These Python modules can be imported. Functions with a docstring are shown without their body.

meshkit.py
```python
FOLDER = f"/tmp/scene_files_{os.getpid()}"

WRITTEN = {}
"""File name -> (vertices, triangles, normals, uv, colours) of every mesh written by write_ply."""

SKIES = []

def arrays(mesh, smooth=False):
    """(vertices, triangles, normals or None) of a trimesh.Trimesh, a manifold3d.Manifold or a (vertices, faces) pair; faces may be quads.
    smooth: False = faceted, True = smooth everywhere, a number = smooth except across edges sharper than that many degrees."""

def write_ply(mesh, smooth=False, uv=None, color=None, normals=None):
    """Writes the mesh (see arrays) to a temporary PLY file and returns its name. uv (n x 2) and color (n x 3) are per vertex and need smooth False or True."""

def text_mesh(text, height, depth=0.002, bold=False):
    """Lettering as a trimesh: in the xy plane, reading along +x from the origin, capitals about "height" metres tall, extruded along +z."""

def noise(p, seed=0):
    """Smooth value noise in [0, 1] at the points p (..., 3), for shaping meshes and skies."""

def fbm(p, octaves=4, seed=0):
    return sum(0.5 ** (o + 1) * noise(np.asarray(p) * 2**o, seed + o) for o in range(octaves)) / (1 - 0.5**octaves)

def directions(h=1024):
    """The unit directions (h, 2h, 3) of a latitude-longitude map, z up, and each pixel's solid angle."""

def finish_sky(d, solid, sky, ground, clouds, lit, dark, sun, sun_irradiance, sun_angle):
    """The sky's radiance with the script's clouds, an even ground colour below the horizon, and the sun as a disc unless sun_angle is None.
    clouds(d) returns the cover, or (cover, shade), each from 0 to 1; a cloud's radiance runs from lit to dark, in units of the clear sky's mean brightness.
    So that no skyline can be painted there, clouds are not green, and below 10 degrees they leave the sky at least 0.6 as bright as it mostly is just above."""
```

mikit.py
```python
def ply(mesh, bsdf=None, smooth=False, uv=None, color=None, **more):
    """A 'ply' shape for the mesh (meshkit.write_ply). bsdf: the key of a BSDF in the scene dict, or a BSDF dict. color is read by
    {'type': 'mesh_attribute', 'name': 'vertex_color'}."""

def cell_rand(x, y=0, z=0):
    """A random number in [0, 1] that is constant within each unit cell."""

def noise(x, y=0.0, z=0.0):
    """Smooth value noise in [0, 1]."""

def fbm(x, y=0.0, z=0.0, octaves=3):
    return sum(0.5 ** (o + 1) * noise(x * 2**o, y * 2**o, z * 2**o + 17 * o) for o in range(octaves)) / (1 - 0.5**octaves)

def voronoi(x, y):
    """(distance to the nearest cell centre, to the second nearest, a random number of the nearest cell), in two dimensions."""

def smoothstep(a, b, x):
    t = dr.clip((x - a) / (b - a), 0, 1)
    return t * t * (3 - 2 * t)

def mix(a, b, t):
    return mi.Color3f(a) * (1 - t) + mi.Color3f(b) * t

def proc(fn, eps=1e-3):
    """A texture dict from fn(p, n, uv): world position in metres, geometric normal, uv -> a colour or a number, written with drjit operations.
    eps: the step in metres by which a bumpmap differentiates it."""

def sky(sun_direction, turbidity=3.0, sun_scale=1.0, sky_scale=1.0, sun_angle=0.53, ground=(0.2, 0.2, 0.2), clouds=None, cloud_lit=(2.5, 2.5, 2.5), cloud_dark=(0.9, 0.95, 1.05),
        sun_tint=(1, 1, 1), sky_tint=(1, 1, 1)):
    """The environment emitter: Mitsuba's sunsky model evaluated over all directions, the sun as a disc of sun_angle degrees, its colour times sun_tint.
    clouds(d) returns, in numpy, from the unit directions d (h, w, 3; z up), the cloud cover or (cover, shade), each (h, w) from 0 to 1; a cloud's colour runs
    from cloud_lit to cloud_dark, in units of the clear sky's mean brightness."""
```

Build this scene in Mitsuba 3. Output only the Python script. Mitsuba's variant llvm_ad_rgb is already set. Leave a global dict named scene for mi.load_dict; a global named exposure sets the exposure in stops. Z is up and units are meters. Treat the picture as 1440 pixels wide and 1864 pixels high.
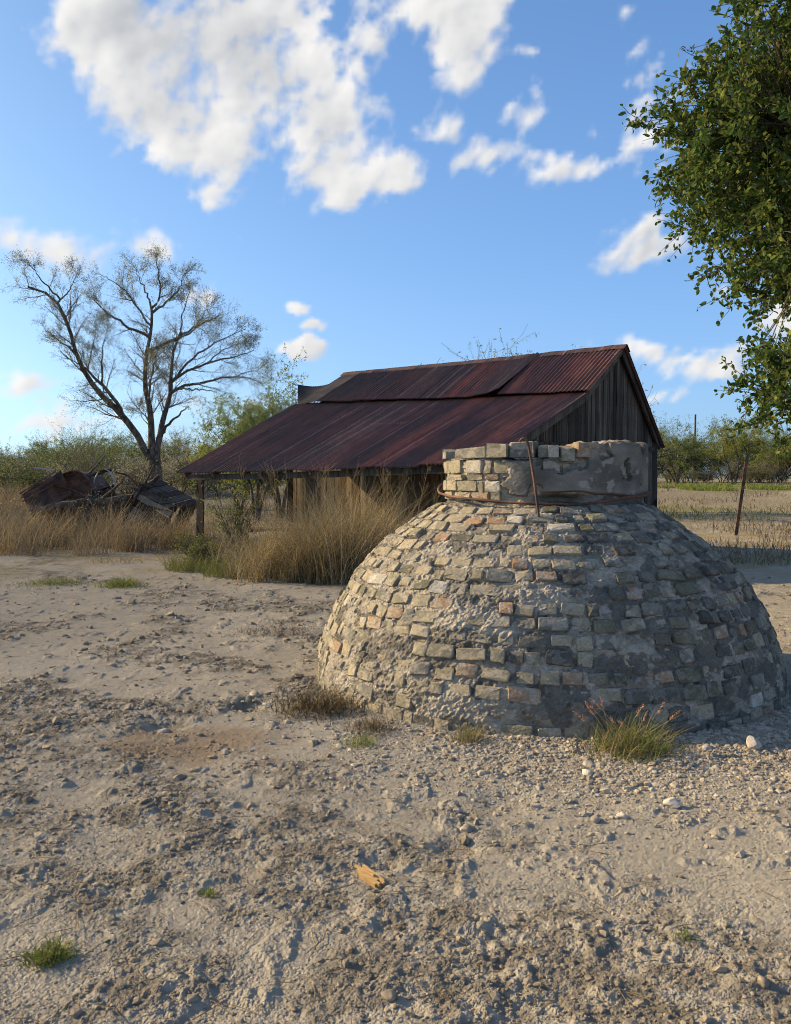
import math
import numpy as np
import trimesh
import mitsuba as mi
import drjit as dr
import mikit
import meshkit
from mikit import proc, noise, fbm, smoothstep, mix, cell_rand

T = mi.ScalarTransform4f
scene, labels = {}, {}
V3 = lambda *a: np.array(a, float)


def unit(v):
    v = np.asarray(v, float)
    return v / np.maximum(np.linalg.norm(v, axis=-1, keepdims=True), 1e-12)


def sstep(a, b, x):
    t = np.clip((x - a) / (b - a), 0, 1)
    return t * t * (3 - 2 * t)


# ------------------------------------------------------------------ camera, sky, exposure
EYE = V3(0, 0, 1.6)
PITCH = math.atan(64 / 1600)
scene['camera'] = {'type': 'perspective', 'fov': math.degrees(2 * math.atan(720 / 1600)), 'fov_axis': 'x', 'near_clip': 0.05, 'far_clip': 3000.0,
                   'to_world': T().look_at(origin=EYE.tolist(), target=[0, math.cos(PITCH), 1.6 - math.sin(PITCH)], up=[0, 0, 1])}
exposure = 2.2
SUN_AZ, SUN_EL = math.radians(-72), math.radians(26)      # azimuth from +y towards +x
SUN = V3(math.sin(SUN_AZ) * math.cos(SUN_EL), math.cos(SUN_AZ) * math.cos(SUN_EL), math.sin(SUN_EL))

# cloud puffs: (azimuth, elevation, half-width, half-height, strength), degrees
PUFFS = [
    (-13.2, 28.6, 4.2, 2.4, 1), (-16.2, 26.8, 3.6, 2.4, 1), (-18.8, 25.2, 2.4, 2.0, 1), (-13.6, 24.4, 5.2, 3.2, 1), (-10.3, 27.0, 6.0, 3.8, 1), (-6.0, 29.4, 3.0, 2.8, 1),
    (-8.2, 24.0, 4.4, 2.8, 1), (-15.2, 21.8, 3.6, 2.0, 1), (-12.8, 20.2, 3.8, 2.0, 1), (-4.4, 22.8, 3.0, 2.0, 1), (-5.2, 21.0, 2.6, 1.7, 1), (-2.9, 19.5, 3.3, 1.7, 1),
    (-3.6, 17.7, 2.4, 1.4, 1), (0.4, 18.6, 1.8, 0.9, .8), (-1.1, 22.4, 1.1, 1.2, .7), (-11.8, 17.0, 2.2, 0.9, 1), (2.5, 29.5, 1.6, 2.0, .5), (5.4, 25.6, 1.6, 1.8, .5), (6.2, 20.0, 1.6, .9, .5), (12.0, 18.8, 1.6, .8, .55), (-1.0, 26.5, 1.3, 2.4, .4), (9.0, 19.6, 1.5, .7, .5),
    (0.8, 30.6, 2.6, 2.2, 1), (-2.6, 31.5, 2.2, 1.0, .8), (4.4, 27.4, 2.2, 2.2, .95), (3.8, 24.6, 1.9, 1.9, .9), (6.5, 28.5, 1.2, 1.4, .9), (1.9, 28.0, 2.2, 1.6, .5),
    (8.6, 22.0, 2.3, 1.7, 1), (5.1, 19.2, 1.5, 0.8, .8), (2.9, 21.2, 1.5, 0.9, .75), (10.2, 18.4, 2.8, 1.0, .9), (11.9, 20.8, 1.1, 0.8, .8), (8.2, 25.4, 0.8, 0.6, .6),
    (15.0, 14.0, 2.3, 1.6, 1), (16.6, 13.9, 1.9, 1.2, 1), (16.4, 22.4, 2.8, 2.8, .75), (15.2, 19.8, 1.8, 1.1, .65), (20.2, 11.2, 1.6, 0.8, .9),
    (-15.0, 14.4, 2.2, 1.6, 1), (-20.6, 13.2, 2.9, 1.3, 1), (-24.2, 14.0, 2.0, 1.1, 1), (-12.4, 11.2, 1.7, 1.0, .9), (-6.2, 8.0, 1.9, 0.6, .85), (-5.2, 8.3, .9, .5, .6), (-6.6, 10.6, 0.9, 0.45, .7),
    (-5.5, 9.6, 0.9, 0.4, .7), (14.6, 8.0, 2.5, 0.8, .9), (17.6, 7.4, 3.0, 1.0, .9), (11.8, 8.1, 2.0, 0.6, .75), (16.2, 5.0, 1.7, 0.7, .7), (-21.8, 5.6, 3.6, 0.9, .9),
    (-11.0, 4.6, 6.0, 1.0, .8), (-19.0, 3.2, 7.0, 1.2, .8), (-9.8, 14.8, 0.5, 0.35, .7), (13.9, 26.4, 0.8, 0.8, .45), (-21.2, 29.6, 1.3, 0.6, .45), (19.5, 6.2, 1.6, .7, .7),
]
_rs = np.random.default_rng(77)
for _ in range(70):                                       # the same kind of broken cumulus goes on all round
    az, el = _rs.uniform(-180, 180), _rs.uniform(4, 62)
    if abs(az) < 30 and el < 38 or abs(az - math.degrees(SUN_AZ)) < 14 and el < 36:
        continue
    s = _rs.uniform(.8, 2.4) * (.6 + el / 30)
    for _k in range(4):
        PUFFS.append((az + _rs.normal(0, s * 1.6), el + _rs.normal(0, s * .5), s * _rs.uniform(1, 1.9), s * _rs.uniform(.6, 1), _rs.uniform(.6, 1)))


CLOUD_TURN = np.linalg.qr(np.random.default_rng(4).normal(size=(3, 3)))[0]
tosun_q = V3(math.sin(SUN_AZ), math.cos(SUN_AZ) - .5, .45) @ CLOUD_TURN


def cloud_cover(d):
    az = np.degrees(np.arctan2(d[..., 0], d[..., 1]))
    el = np.degrees(np.arcsin(np.clip(d[..., 2], -1, 1)))
    q = d @ CLOUD_TURN * V3(1, 1, 1.25)
    q = q + .030 * np.stack([meshkit.fbm(q * 11 + o, 3, 60 + o) - .5 for o in (1, 2, 3)], -1)
    warp = (meshkit.fbm(q * 16, 3, 5) - .5) * 3.0
    warp2 = (meshkit.fbm(q * 16 + 40, 3, 9) - .5) * 2.0
    fw, fw2 = (meshkit.fbm(q * 48, 3, 15) - .5) * 1.8, (meshkit.fbm(q * 48 + 30, 3, 16) - .5) * 1.3
    dens = np.zeros(az.shape)
    low = np.zeros(az.shape)
    for a, e, w, h, s in PUFFS:
        ca = max(math.cos(math.radians(e)), .2)
        x = ((az - a + 180) % 360 - 180) * ca
        m = (np.abs(x) < 2.6 * w + 2) & (np.abs(el - e) < 2.6 * h + 2)
        if not m.any():
            continue
        xx, yy = (x[m] + warp[m] * min(1, w * .45) + fw[m]) / (w * ca), (el[m] - e + warp2[m] * min(1, h * .5) + fw2[m] * min(1, .35 + h)) / h
        g = s * np.exp(-(xx ** 2 + yy ** 2) * 1.15)
        dens[m] += g
        low[m] += g * (-yy * .45 + xx * .3)
    on = np.minimum(1, dens * 3)
    e1 = meshkit.fbm(q * 13, 6, 31)
    e2 = meshkit.fbm((q + tosun_q * .012) * 13, 5, 31)
    e3 = meshkit.fbm(q * 75, 4, 47)
    v = np.minimum(dens, 1.15) + ((e1 - .5) * 2.4 + (e3 - .5) * 1.15) * on
    soft = meshkit.noise(q * 6, 77)
    t = np.clip((v - .34) / (.50 + .75 * soft), 0, 1)
    cover = t * t * (3 - 2 * t) * .98
    sh = np.clip(.20 + (e2 - e1) * 2.2 + sstep(.8, 2.6, dens) * .55 + low / np.maximum(dens, .3) * .25 + (e1 - .5) * .5 - .25 * (1 - sstep(.25, .8, v)), 0, 1)
    return cover, sh


scene['sky_light'] = mikit.sky(SUN.tolist(), turbidity=4.4, sun_scale=1.3, sun_tint=(1.06, 1.0, .85), ground=(.25, .22, .17), clouds=cloud_cover,
                               cloud_lit=(2.1, 2.06, 2.0), cloud_dark=(1.0, 1.05, 1.13), sky_tint=(.76, 1.04, 1.44))


# ------------------------------------------------------------------ mesh helpers
class MB:
    """collects vertices and triangles of one mesh"""

    def __init__(self):
        self.v, self.f, self.n = [], [], 0

    def add(self, v, f):
        v, f = np.asarray(v, float).reshape(-1, 3), np.asarray(f, int)
        if f.shape[1] == 4:
            f = np.vstack([f[:, [0, 1, 2]], f[:, [0, 2, 3]]])
        self.v.append(v)
        self.f.append(f + self.n)
        self.n += len(v)
        return self

    def get(self):
        return np.vstack(self.v), np.vstack(self.f)


def put(key, mesh, bsdf, smooth=False, color=None, **lab):
    """adds one entry; numbers the key if it is taken"""
    k, i = key, 1
    while k in scene:
        k = f'{key}_{i:03d}'
        i += 1
    if isinstance(mesh, MB):
        mesh = mesh.get()
    scene[k] = mesh if isinstance(mesh, dict) else mikit.ply(mesh, bsdf, smooth=smooth, color=color)
    if lab:
        labels[k] = lab
    return k


used_names = set()


def thing(name, label, category, group=None):
    k, i = name, 1
    while k in used_names:
        k = f'{name}_{i:03d}'
        i += 1
    used_names.add(k)
    labels[k] = {'label': label, 'category': category}
    if group:
        labels[k]['group'] = group
    return k


def tubes(P, R, sides=4):
    """n polylines (n,k,3) with radii (n,k) as tubes"""
    P, R = np.asarray(P, float), np.asarray(R, float)
    n, k = P.shape[:2]
    t = unit(np.gradient(P, axis=1))
    ref = np.where(np.abs(t[..., 2:]) < .9, V3(0, 0, 1), V3(1, 0, 0))
    a = unit(np.cross(t, ref))
    b = np.cross(t, a)
    ang = np.arange(sides) * 2 * math.pi / sides
    v = P[:, :, None] + R[:, :, None, None] * (np.cos(ang)[None, None, :, None] * a[:, :, None] + np.sin(ang)[None, None, :, None] * b[:, :, None])
    i, j = np.meshgrid(np.arange(k - 1), np.arange(sides), indexing='ij')
    q = np.stack([i * sides + j, i * sides + (j + 1) % sides, (i + 1) * sides + (j + 1) % sides, (i + 1) * sides + j], -1).reshape(-1, 4)
    f = (q[None] + (np.arange(n) * k * sides)[:, None, None]).reshape(-1, 4)
    return v.reshape(-1, 3), f


def resample(pts, k):
    p = np.asarray(pts, float)
    s = np.r_[0, np.cumsum(np.linalg.norm(np.diff(p, axis=0), axis=1))]
    u = np.linspace(0, s[-1], k)
    q = np.stack([np.interp(u, s, p[:, c]) for c in range(p.shape[1])], 1)
    for _ in range(2):
        q[1:-1] = .25 * q[:-2] + .5 * q[1:-1] + .25 * q[2:]
    return q


def grow(P, R, nchild, ratio, angle, up, wig, rng, tmin=.25, k=5, rr=.55, lmin=0.0, end=.35, taper=0.0, lmax=99.0):
    """one more level of branches on the polylines P"""
    n, kk = P.shape[:2]
    idx = np.repeat(np.arange(n), nchild)
    m = len(idx)
    t = rng.uniform(tmin, 1, m) * (kk - 1)
    i = np.minimum(t.astype(int), kk - 2)
    fr = (t - i)[:, None]
    p0 = P[idx, i] * (1 - fr) + P[idx, i + 1] * fr
    r0 = R[idx, i] * (1 - fr[:, 0]) + R[idx, i + 1] * fr[:, 0]
    tan = unit(P[idx, i + 1] - P[idx, i])
    L = np.linalg.norm(np.diff(P, axis=1), axis=2).sum(1)[idx] * ratio * rng.uniform(.6, 1.35, m)
    L = np.clip(L, lmin, lmax) * (1 - taper * t / (kk - 1))
    perp = unit(np.cross(tan, rng.normal(size=(m, 3))))
    a = np.radians(rng.uniform(angle * .6, angle * 1.3, m))[:, None]
    d = unit(tan * np.cos(a) + perp * np.sin(a) + V3(0, 0, up))
    pts = [p0]
    for _ in range(k - 1):
        pts.append(pts[-1] + d * (L / (k - 1))[:, None])
        d = unit(d + rng.normal(0, wig, (m, 3)) + V3(0, 0, up * .3))
    r = (r0 * rr)[:, None] * np.linspace(1, end, k)[None]
    return np.stack(pts, 1), np.maximum(r, .0012)


def leaf_quads(p, axis, length, width, rng, fold=.0):
    """small leaves at p along axis; folded ones are two triangles pairs"""
    n = len(p)
    axis = unit(axis)
    side = unit(np.cross(axis, rng.normal(size=(n, 3))))
    nor = np.cross(axis, side)
    L, W = np.broadcast_to(length, (n,))[:, None], np.broadcast_to(width, (n,))[:, None]
    if fold:
        cup = nor * W * fold
        row = lambda a_, w_: [p + axis * L * a_ + side * W * w_ + cup * abs(w_) * 2, p + axis * L * a_ - side * W * w_ + cup * abs(w_) * 2]
        l1, l2, l3 = row(.16, .34), row(.45, .5), row(.78, .32)
        v = np.stack([p, l1[0], l2[0], l3[0], p + axis * L - nor * L * .14, l3[1], l2[1], l1[1], p + axis * L * .5], 1).reshape(-1, 3)
        f = np.array([[i, (i + 1) % 8, 8] for i in range(8)])
        return v, (f[None] + (np.arange(n) * 9)[:, None, None]).reshape(-1, 3)
    v = np.stack([p, p + axis * L * .5 + side * W * .5, p + axis * L, p + axis * L * .5 - side * W * .5], 1).reshape(-1, 3)
    f = np.array([[0, 1, 2], [0, 2, 3]])
    return v, (f[None] + (np.arange(n) * 4)[:, None, None]).reshape(-1, 3)


def blades(base, h, w, lean, rng, curve=.5):
    """grass blades: tapered strips of three segments"""
    n = len(base)
    h, w = np.broadcast_to(h, (n,))[:, None], np.broadcast_to(w, (n,))[:, None]
    az = rng.uniform(0, 2 * math.pi, n)
    dirn = np.stack([np.cos(az), np.sin(az), 0 * az], 1)
    le = (np.abs(rng.normal(0, lean, n)) + .04)[:, None]
    cu = (rng.uniform(.2, 1.0, n) * curve)[:, None]
    side = np.stack([-np.sin(az + rng.normal(0, .8, n)), np.cos(az), 0 * az], 1)
    side = unit(side)
    rows = []
    for s in (0, .35, .7, 1.0):
        rows.append(base + dirn * h * (le * s + cu * s * s * .6) + V3(0, 0, 1) * h * (s - cu * s * s * .35))
    v = [rows[0] - side * w * .5, rows[0] + side * w * .5, rows[1] - side * w * .45, rows[1] + side * w * .45, rows[2] - side * w * .3, rows[2] + side * w * .3, rows[3]]
    v = np.stack(v, 1).reshape(-1, 3)
    f = np.array([[0, 1, 3], [0, 3, 2], [2, 3, 5], [2, 5, 4], [4, 5, 6]])
    return v, (f[None] + (np.arange(n) * 7)[:, None, None]).reshape(-1, 3)


def prism(poly, o, a, b, depth):
    """polygon (n,2) in the plane o + a*x + b*y, extruded by the vector depth"""
    poly = np.asarray(poly, float)
    n = len(poly)
    p = o + poly[:, :1] * a + poly[:, 1:] * b
    v = np.vstack([p, p + depth])
    f = [[0, i, i + 1] for i in range(1, n - 1)] + [[n, n + i + 1, n + i] for i in range(1, n - 1)]
    for i in range(n):
        j = (i + 1) % n
        f += [[i, i + n, j + n], [i, j + n, j]]
    m = trimesh.Trimesh(v, np.array(f), process=False)
    if m.volume < 0:
        m.invert()
    return np.array(m.vertices), np.array(m.faces)


def beam(p, q, w, h, rng=None, up=(0, 0, 1), jit=0.0):
    """a timber or bar of section w x h from p to q, a few cuts long so that it may warp"""
    p, q = np.asarray(p, float), np.asarray(q, float)
    t = unit(q - p)
    a = unit(np.cross(t, up if abs(t @ unit(up)) < .95 else V3(1, 0, 0)))
    b = np.cross(a, t)
    k = 4
    v = []
    for i in range(k):
        c = p + (q - p) * i / (k - 1)
        if rng is not None:
            c = c + a * rng.normal(0, jit) + b * rng.normal(0, jit)
        for x, y in ((-1, -1), (1, -1), (1, 1), (-1, 1)):
            v.append(c + a * x * w / 2 + b * y * h / 2)
    f = []
    for i in range(k - 1):
        for j in range(4):
            f.append([i * 4 + j, i * 4 + (j + 1) % 4, i * 4 + 4 + (j + 1) % 4, i * 4 + 4 + j])
    f += [[3, 2, 1, 0], [4 * k - 4, 4 * k - 3, 4 * k - 2, 4 * k - 1]]
    f = np.array(f)
    return np.array(v), np.vstack([f[:, [0, 1, 2]], f[:, [0, 2, 3]]])


ICO = trimesh.creation.icosphere(subdivisions=0)
ICO1 = trimesh.creation.icosphere(subdivisions=1)


def pebbles(c, size, rng, flat=.65, ico=ICO):
    """angular little stones: jittered icosahedra"""
    n, m = len(c), len(ico.vertices)
    base = np.array(ico.vertices)[None] * rng.uniform(.65, 1.25, (n, m, 1))
    ax = rng.uniform(.65, 1.3, (n, 1, 3)) * np.array([1, 1, flat])
    v = base * ax * np.broadcast_to(size, (n,))[:, None, None]
    a = rng.uniform(0, 2 * math.pi, n)
    ca, sa = np.cos(a)[:, None], np.sin(a)[:, None]
    v = np.stack([v[..., 0] * ca - v[..., 1] * sa, v[..., 0] * sa + v[..., 1] * ca, v[..., 2]], -1)
    v += c[:, None]
    f = np.array(ico.faces)
    return v.reshape(-1, 3), (f[None] + (np.arange(n) * m)[:, None, None]).reshape(-1, 3)


# ------------------------------------------------------------------ the place, in metres
DC = V3(1.190, 7.083, 0)                                   # centre of the cistern
DF, DR_ = unit(V3(-1.176, -7.083, 0)), unit(V3(7.083, -1.176, 0))   # towards the path in front of it; to the right of that
SO = V3(1.402, 14.042, 0)                                  # near corner of the porch eave
SR, SG = V3(-.7782, .6280, 0), V3(.6280, .7782, 0)         # along the shed, across it


def n2(x, y, f, seed=0, z=0.0):
    return meshkit.noise(np.stack([x * f, y * f, np.full_like(x, z)], -1), seed)


def f2(x, y, f, seed=0, o=4):
    return meshkit.fbm(np.stack([x * f, y * f, np.zeros_like(x)], -1), o, seed)


def crust(x, y):
    """where the silt has broken into crumbs (1) or lies smooth (0)"""
    a = f2(x + 3.1, y, .75, 3, 4)
    b = f2(x, y + 9.7, 2.6, 8, 3)
    return sstep(.505, .66, a * .6 + b * .4 + .05 * np.exp(-((x + 1.9) ** 2 / 2.2 + (y - 5.9) ** 2 / 1.0)) + .05 * np.exp(-((x - 1.2) ** 2 / 1.5 + (y - 4.2) ** 2 / .5)))


def ground_height(x, y, fine=True):
    x, y = np.asarray(x, float), np.asarray(y, float)
    r = np.hypot(x, y)
    z = 1.07 * sstep(27, 76, r)
    z += .05 * (f2(x, y, .45, 1, 3) - .5) + .035 * (f2(x, y, 1.7, 2, 3) - .5) * np.minimum(1, 12 / np.maximum(r, 1))
    dd = np.hypot(x - DC[0], y - DC[1])
    z += .012 * np.exp(-((dd - 1.88) / .25) ** 2)
    for hx, hy, hr, hd in ((-1.02, 6.10, .13, .07), (-1.50, 5.62, .14, .05), (-.55, 8.9, .25, .05), (-.05, 3.62, .08, .03), (.26, 3.75, .10, .03), (.55, 4.3, .14, .03)):
        z -= hd * np.exp(-(((x - hx) ** 2 + (y - hy) ** 2) / hr ** 2) ** 1.5)
    if fine:
        c = crust(x, y)
        near = np.clip(14 / np.maximum(r, 1), .25, 1)
        lump = np.maximum(0, n2(x, y, 11, 21) - .38) + .6 * np.maximum(0, n2(x, y, 23, 22) - .4)
        z += c * (.013 * lump + .013 * n2(x, y, 38, 23) + .006 * n2(x, y, 75, 24)) * near
        z += .013 * sstep(.72, .86, n2(x, y, 7.5, 25)) * (.2 + n2(x, y, 35, 26) + .5 * n2(x, y, 70, 20)) * near
        z += .0042 * (n2(x, y, 60, 27) + .6 * n2(x, y, 120, 28)) * np.clip(7 / np.maximum(r, 1), 0, 1)
        z -= .006 * sstep(.62, .8, n2(x, y, 3.1, 29)) * near
    return z


def gz(x, y):
    return float(ground_height(np.array([x]), np.array([y]))[0])


def on_ground(xy, dz=0.0):
    xy = np.asarray(xy, float)
    return np.column_stack([xy, ground_height(xy[:, 0], xy[:, 1]) + dz])


# ------------------------------------------------------------------ materials
def rgb(c):
    return {'type': 'rgb', 'value': [float(x) for x in c]}


def matte(key, tex, bump=None, scale=.004, eps=.002, two=False):
    b = {'type': 'diffuse', 'reflectance': tex if isinstance(tex, dict) else rgb(tex)}
    if bump is not None:
        b = {'type': 'bumpmap', 'arbitrary': proc(bump, eps), 'scale': scale, 'bsdf': b}
    if True:
        b = {'type': 'twosided', 'bsdf': b}
    scene[key] = b


def metal(key, tex, rough=.55, spec=.5, metallic=0.0):
    scene[key] = {'type': 'twosided', 'bsdf': {'type': 'principled', 'base_color': tex if isinstance(tex, dict) else rgb(tex), 'roughness': rough, 'specular': spec, 'metallic': metallic}}


def leafy(key, c, trans=.7):
    scene[key] = {'type': 'principledthin', 'base_color': rgb(c), 'roughness': .45, 'diff_trans': trans, 'spec_trans': 0.0, 'eta': 1.35}


scene['m_ground'] = {'type': 'twosided', 'bsdf': {'type': 'bumpmap', 'scale': .006, 'arbitrary': proc(lambda p, n, uv: noise(p.x * 130, p.y * 130) + .6 * noise(p.x * 290, p.y * 290), .0015),
                     'bsdf': {'type': 'diffuse', 'reflectance': {'type': 'mesh_attribute', 'name': 'vertex_color'}}}}


def rough_bump(p, n, uv):
    return noise(p.x * 70, p.y * 70, p.z * 70) + .6 * noise(p.x * 150, p.y * 150, p.z * 150)


def brick_tex(a, b, smear):
    def fn(p, n, uv):
        k = fbm(p.x * 9, p.y * 9, p.z * 9, 3)
        g = noise(p.x * 95, p.y * 95, p.z * 95)
        s = smoothstep(.49, .60, fbm(p.x * 19 + 5, p.y * 19, p.z * 19, 4))
        c = mix(a, b, smoothstep(.3, .7, k))
        c = mix(c, smear, s * .72)
        return c * (.72 + .5 * g)
    return proc(fn)


MORTAR = (.40, .36, .29)
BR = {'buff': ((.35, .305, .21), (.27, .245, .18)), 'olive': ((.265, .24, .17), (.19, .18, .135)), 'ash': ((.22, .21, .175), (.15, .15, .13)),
      'orange': ((.33, .205, .125), (.26, .195, .14)), 'dark_grey': ((.135, .13, .105), (.085, .083, .075)), 'dark_olive': ((.175, .165, .115), (.115, .112, .085)), 'pale': ((.46, .43, .36), (.37, .35, .29)), 'rosy': ((.33, .235, .155), (.26, .20, .145))}
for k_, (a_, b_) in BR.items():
    matte('m_brick_' + k_, brick_tex(a_, b_, {'pale': (.5, .47, .4), 'dark_grey': (.20, .19, .165), 'dark_olive': (.22, .205, .17)}.get(k_, (.36, .325, .265))), rough_bump, .0035)


def mortar_tex(p, n, uv):
    k = fbm(p.x * 6, p.y * 6, p.z * 6, 4)
    g = noise(p.x * 120, p.y * 120, p.z * 120)
    h = smoothstep(.5, .7, fbm(p.x * 21, p.y * 21 + 3, p.z * 21, 3))
    c = mix((.19, .172, .14), (.37, .335, .27), smoothstep(.3, .68, k))
    # near-black blotches with hard outlines, more of them towards the right side
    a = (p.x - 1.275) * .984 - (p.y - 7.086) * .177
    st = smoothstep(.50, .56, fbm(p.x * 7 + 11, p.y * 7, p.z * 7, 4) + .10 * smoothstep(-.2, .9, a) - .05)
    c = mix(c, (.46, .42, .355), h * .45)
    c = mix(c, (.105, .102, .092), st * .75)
    return c * (.75 + .45 * g)


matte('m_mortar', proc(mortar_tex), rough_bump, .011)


def plaster_tex(p, n, uv):
    k = fbm(p.x * 4, p.y * 4, p.z * 5, 4)
    s = smoothstep(.62, .70, fbm(p.x * 11 + 2, p.y * 11, p.z * 11, 4))
    d = smoothstep(.86, .93, noise(p.x * 75, p.y * 75, p.z * 75)) * smoothstep(.4, .6, fbm(p.x * 5, p.y * 5 + 9, p.z * 5, 2))
    c = mix((.12, .114, .10), (.25, .232, .20), smoothstep(.3, .7, k))
    c = mix(c, (.42, .39, .34), s * .55)
    c = mix(c, (.5, .47, .4), d * .6)
    return c * (.85 + .3 * noise(p.x * 140, p.y * 140, p.z * 140))


matte('m_plaster', proc(plaster_tex), rough_bump, .005)
matte('m_dark_gap', (.03, .027, .024))


def rust_tex(base, red, seed, zinc=.10):
    def fn(p, n, uv):
        t = p.x * -.7782 + p.y * .6280 + seed * 3.7
        s = p.x * .6280 + p.y * .7782
        st = fbm(t * 9, s * .7, seed, 4)
        bl = fbm(t * 1.6, s * 1.1, seed + 5, 3)
        fl = noise(t * 40, s * 9, seed)
        c = mix(base, red, smoothstep(.35, .7, .55 * st + .45 * bl))
        z = smoothstep(.68, .80, fbm(t * 22, s * .22, seed + 9, 3)) * zinc * 3.2
        c = mix(c, (.30, .25, .24), z)
        return c * (.78 + .44 * fl)
    return proc(fn)


RUST = [((.045, .028, .029), (.118, .047, .039)), ((.064, .031, .029), (.160, .057, .043)), ((.034, .026, .026), (.084, .040, .034)), ((.080, .038, .030), (.175, .070, .044)), ((.055, .039, .037), (.115, .060, .050))]
for i_, (a_, b_) in enumerate(RUST):
    metal(f'm_sheet_{i_}', rust_tex(a_, b_, float(i_)), .6, .28)


def tin_tex(p, n, uv):
    k = fbm(p.x * 2.5, p.y * 2.5, p.z * 2.5, 4)
    c = mix((.022, .023, .027), (.050, .047, .050), smoothstep(.35, .7, k))
    return c * (.8 + .4 * noise(p.x * 40, p.y * 40, p.z * 40))


metal('m_dark_tin', proc(tin_tex), .75, .15)
metal('m_zinc', proc(lambda p, n, uv: mix((.22, .21, .20), (.40, .39, .38), fbm(p.x * 6, p.y * 6, p.z * 6, 3))), .4, .5)


def rusty(p, n, uv):
    k = fbm(p.x * 7, p.y * 7, p.z * 7, 4)
    return mix((.060, .034, .026), (.17, .082, .048), smoothstep(.35, .7, k)) * (.7 + .6 * noise(p.x * 90, p.y * 90, p.z * 90))


metal('m_rust', proc(rusty), .7, .3)


def rusty_red(p, n, uv):
    k = fbm(p.x * 5, p.y * 5, p.z * 5, 4)
    return mix((.055, .038, .032), (.15, .080, .056), smoothstep(.35, .68, k)) * (.7 + .6 * noise(p.x * 50, p.y * 50, p.z * 50))


metal('m_rust_red', proc(rusty_red), .7, .3)


def wood_tex(a, b):
    def fn(p, n, uv):
        t = p.x * -.7782 + p.y * .6280
        s = p.x * .6280 + p.y * .7782
        q = t + s
        g = fbm(q * 75, p.z * 1.6, t * 4, 4)
        k = fbm(q * 5.5, p.z * .6, 3.0, 2)
        crack = smoothstep(.70, .78, noise(q * 130, p.z * 2.2, 7))
        c = mix(a, b, smoothstep(.3, .75, .6 * g + .4 * k))
        return c * (1 - .65 * crack)
    return proc(fn)


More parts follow.
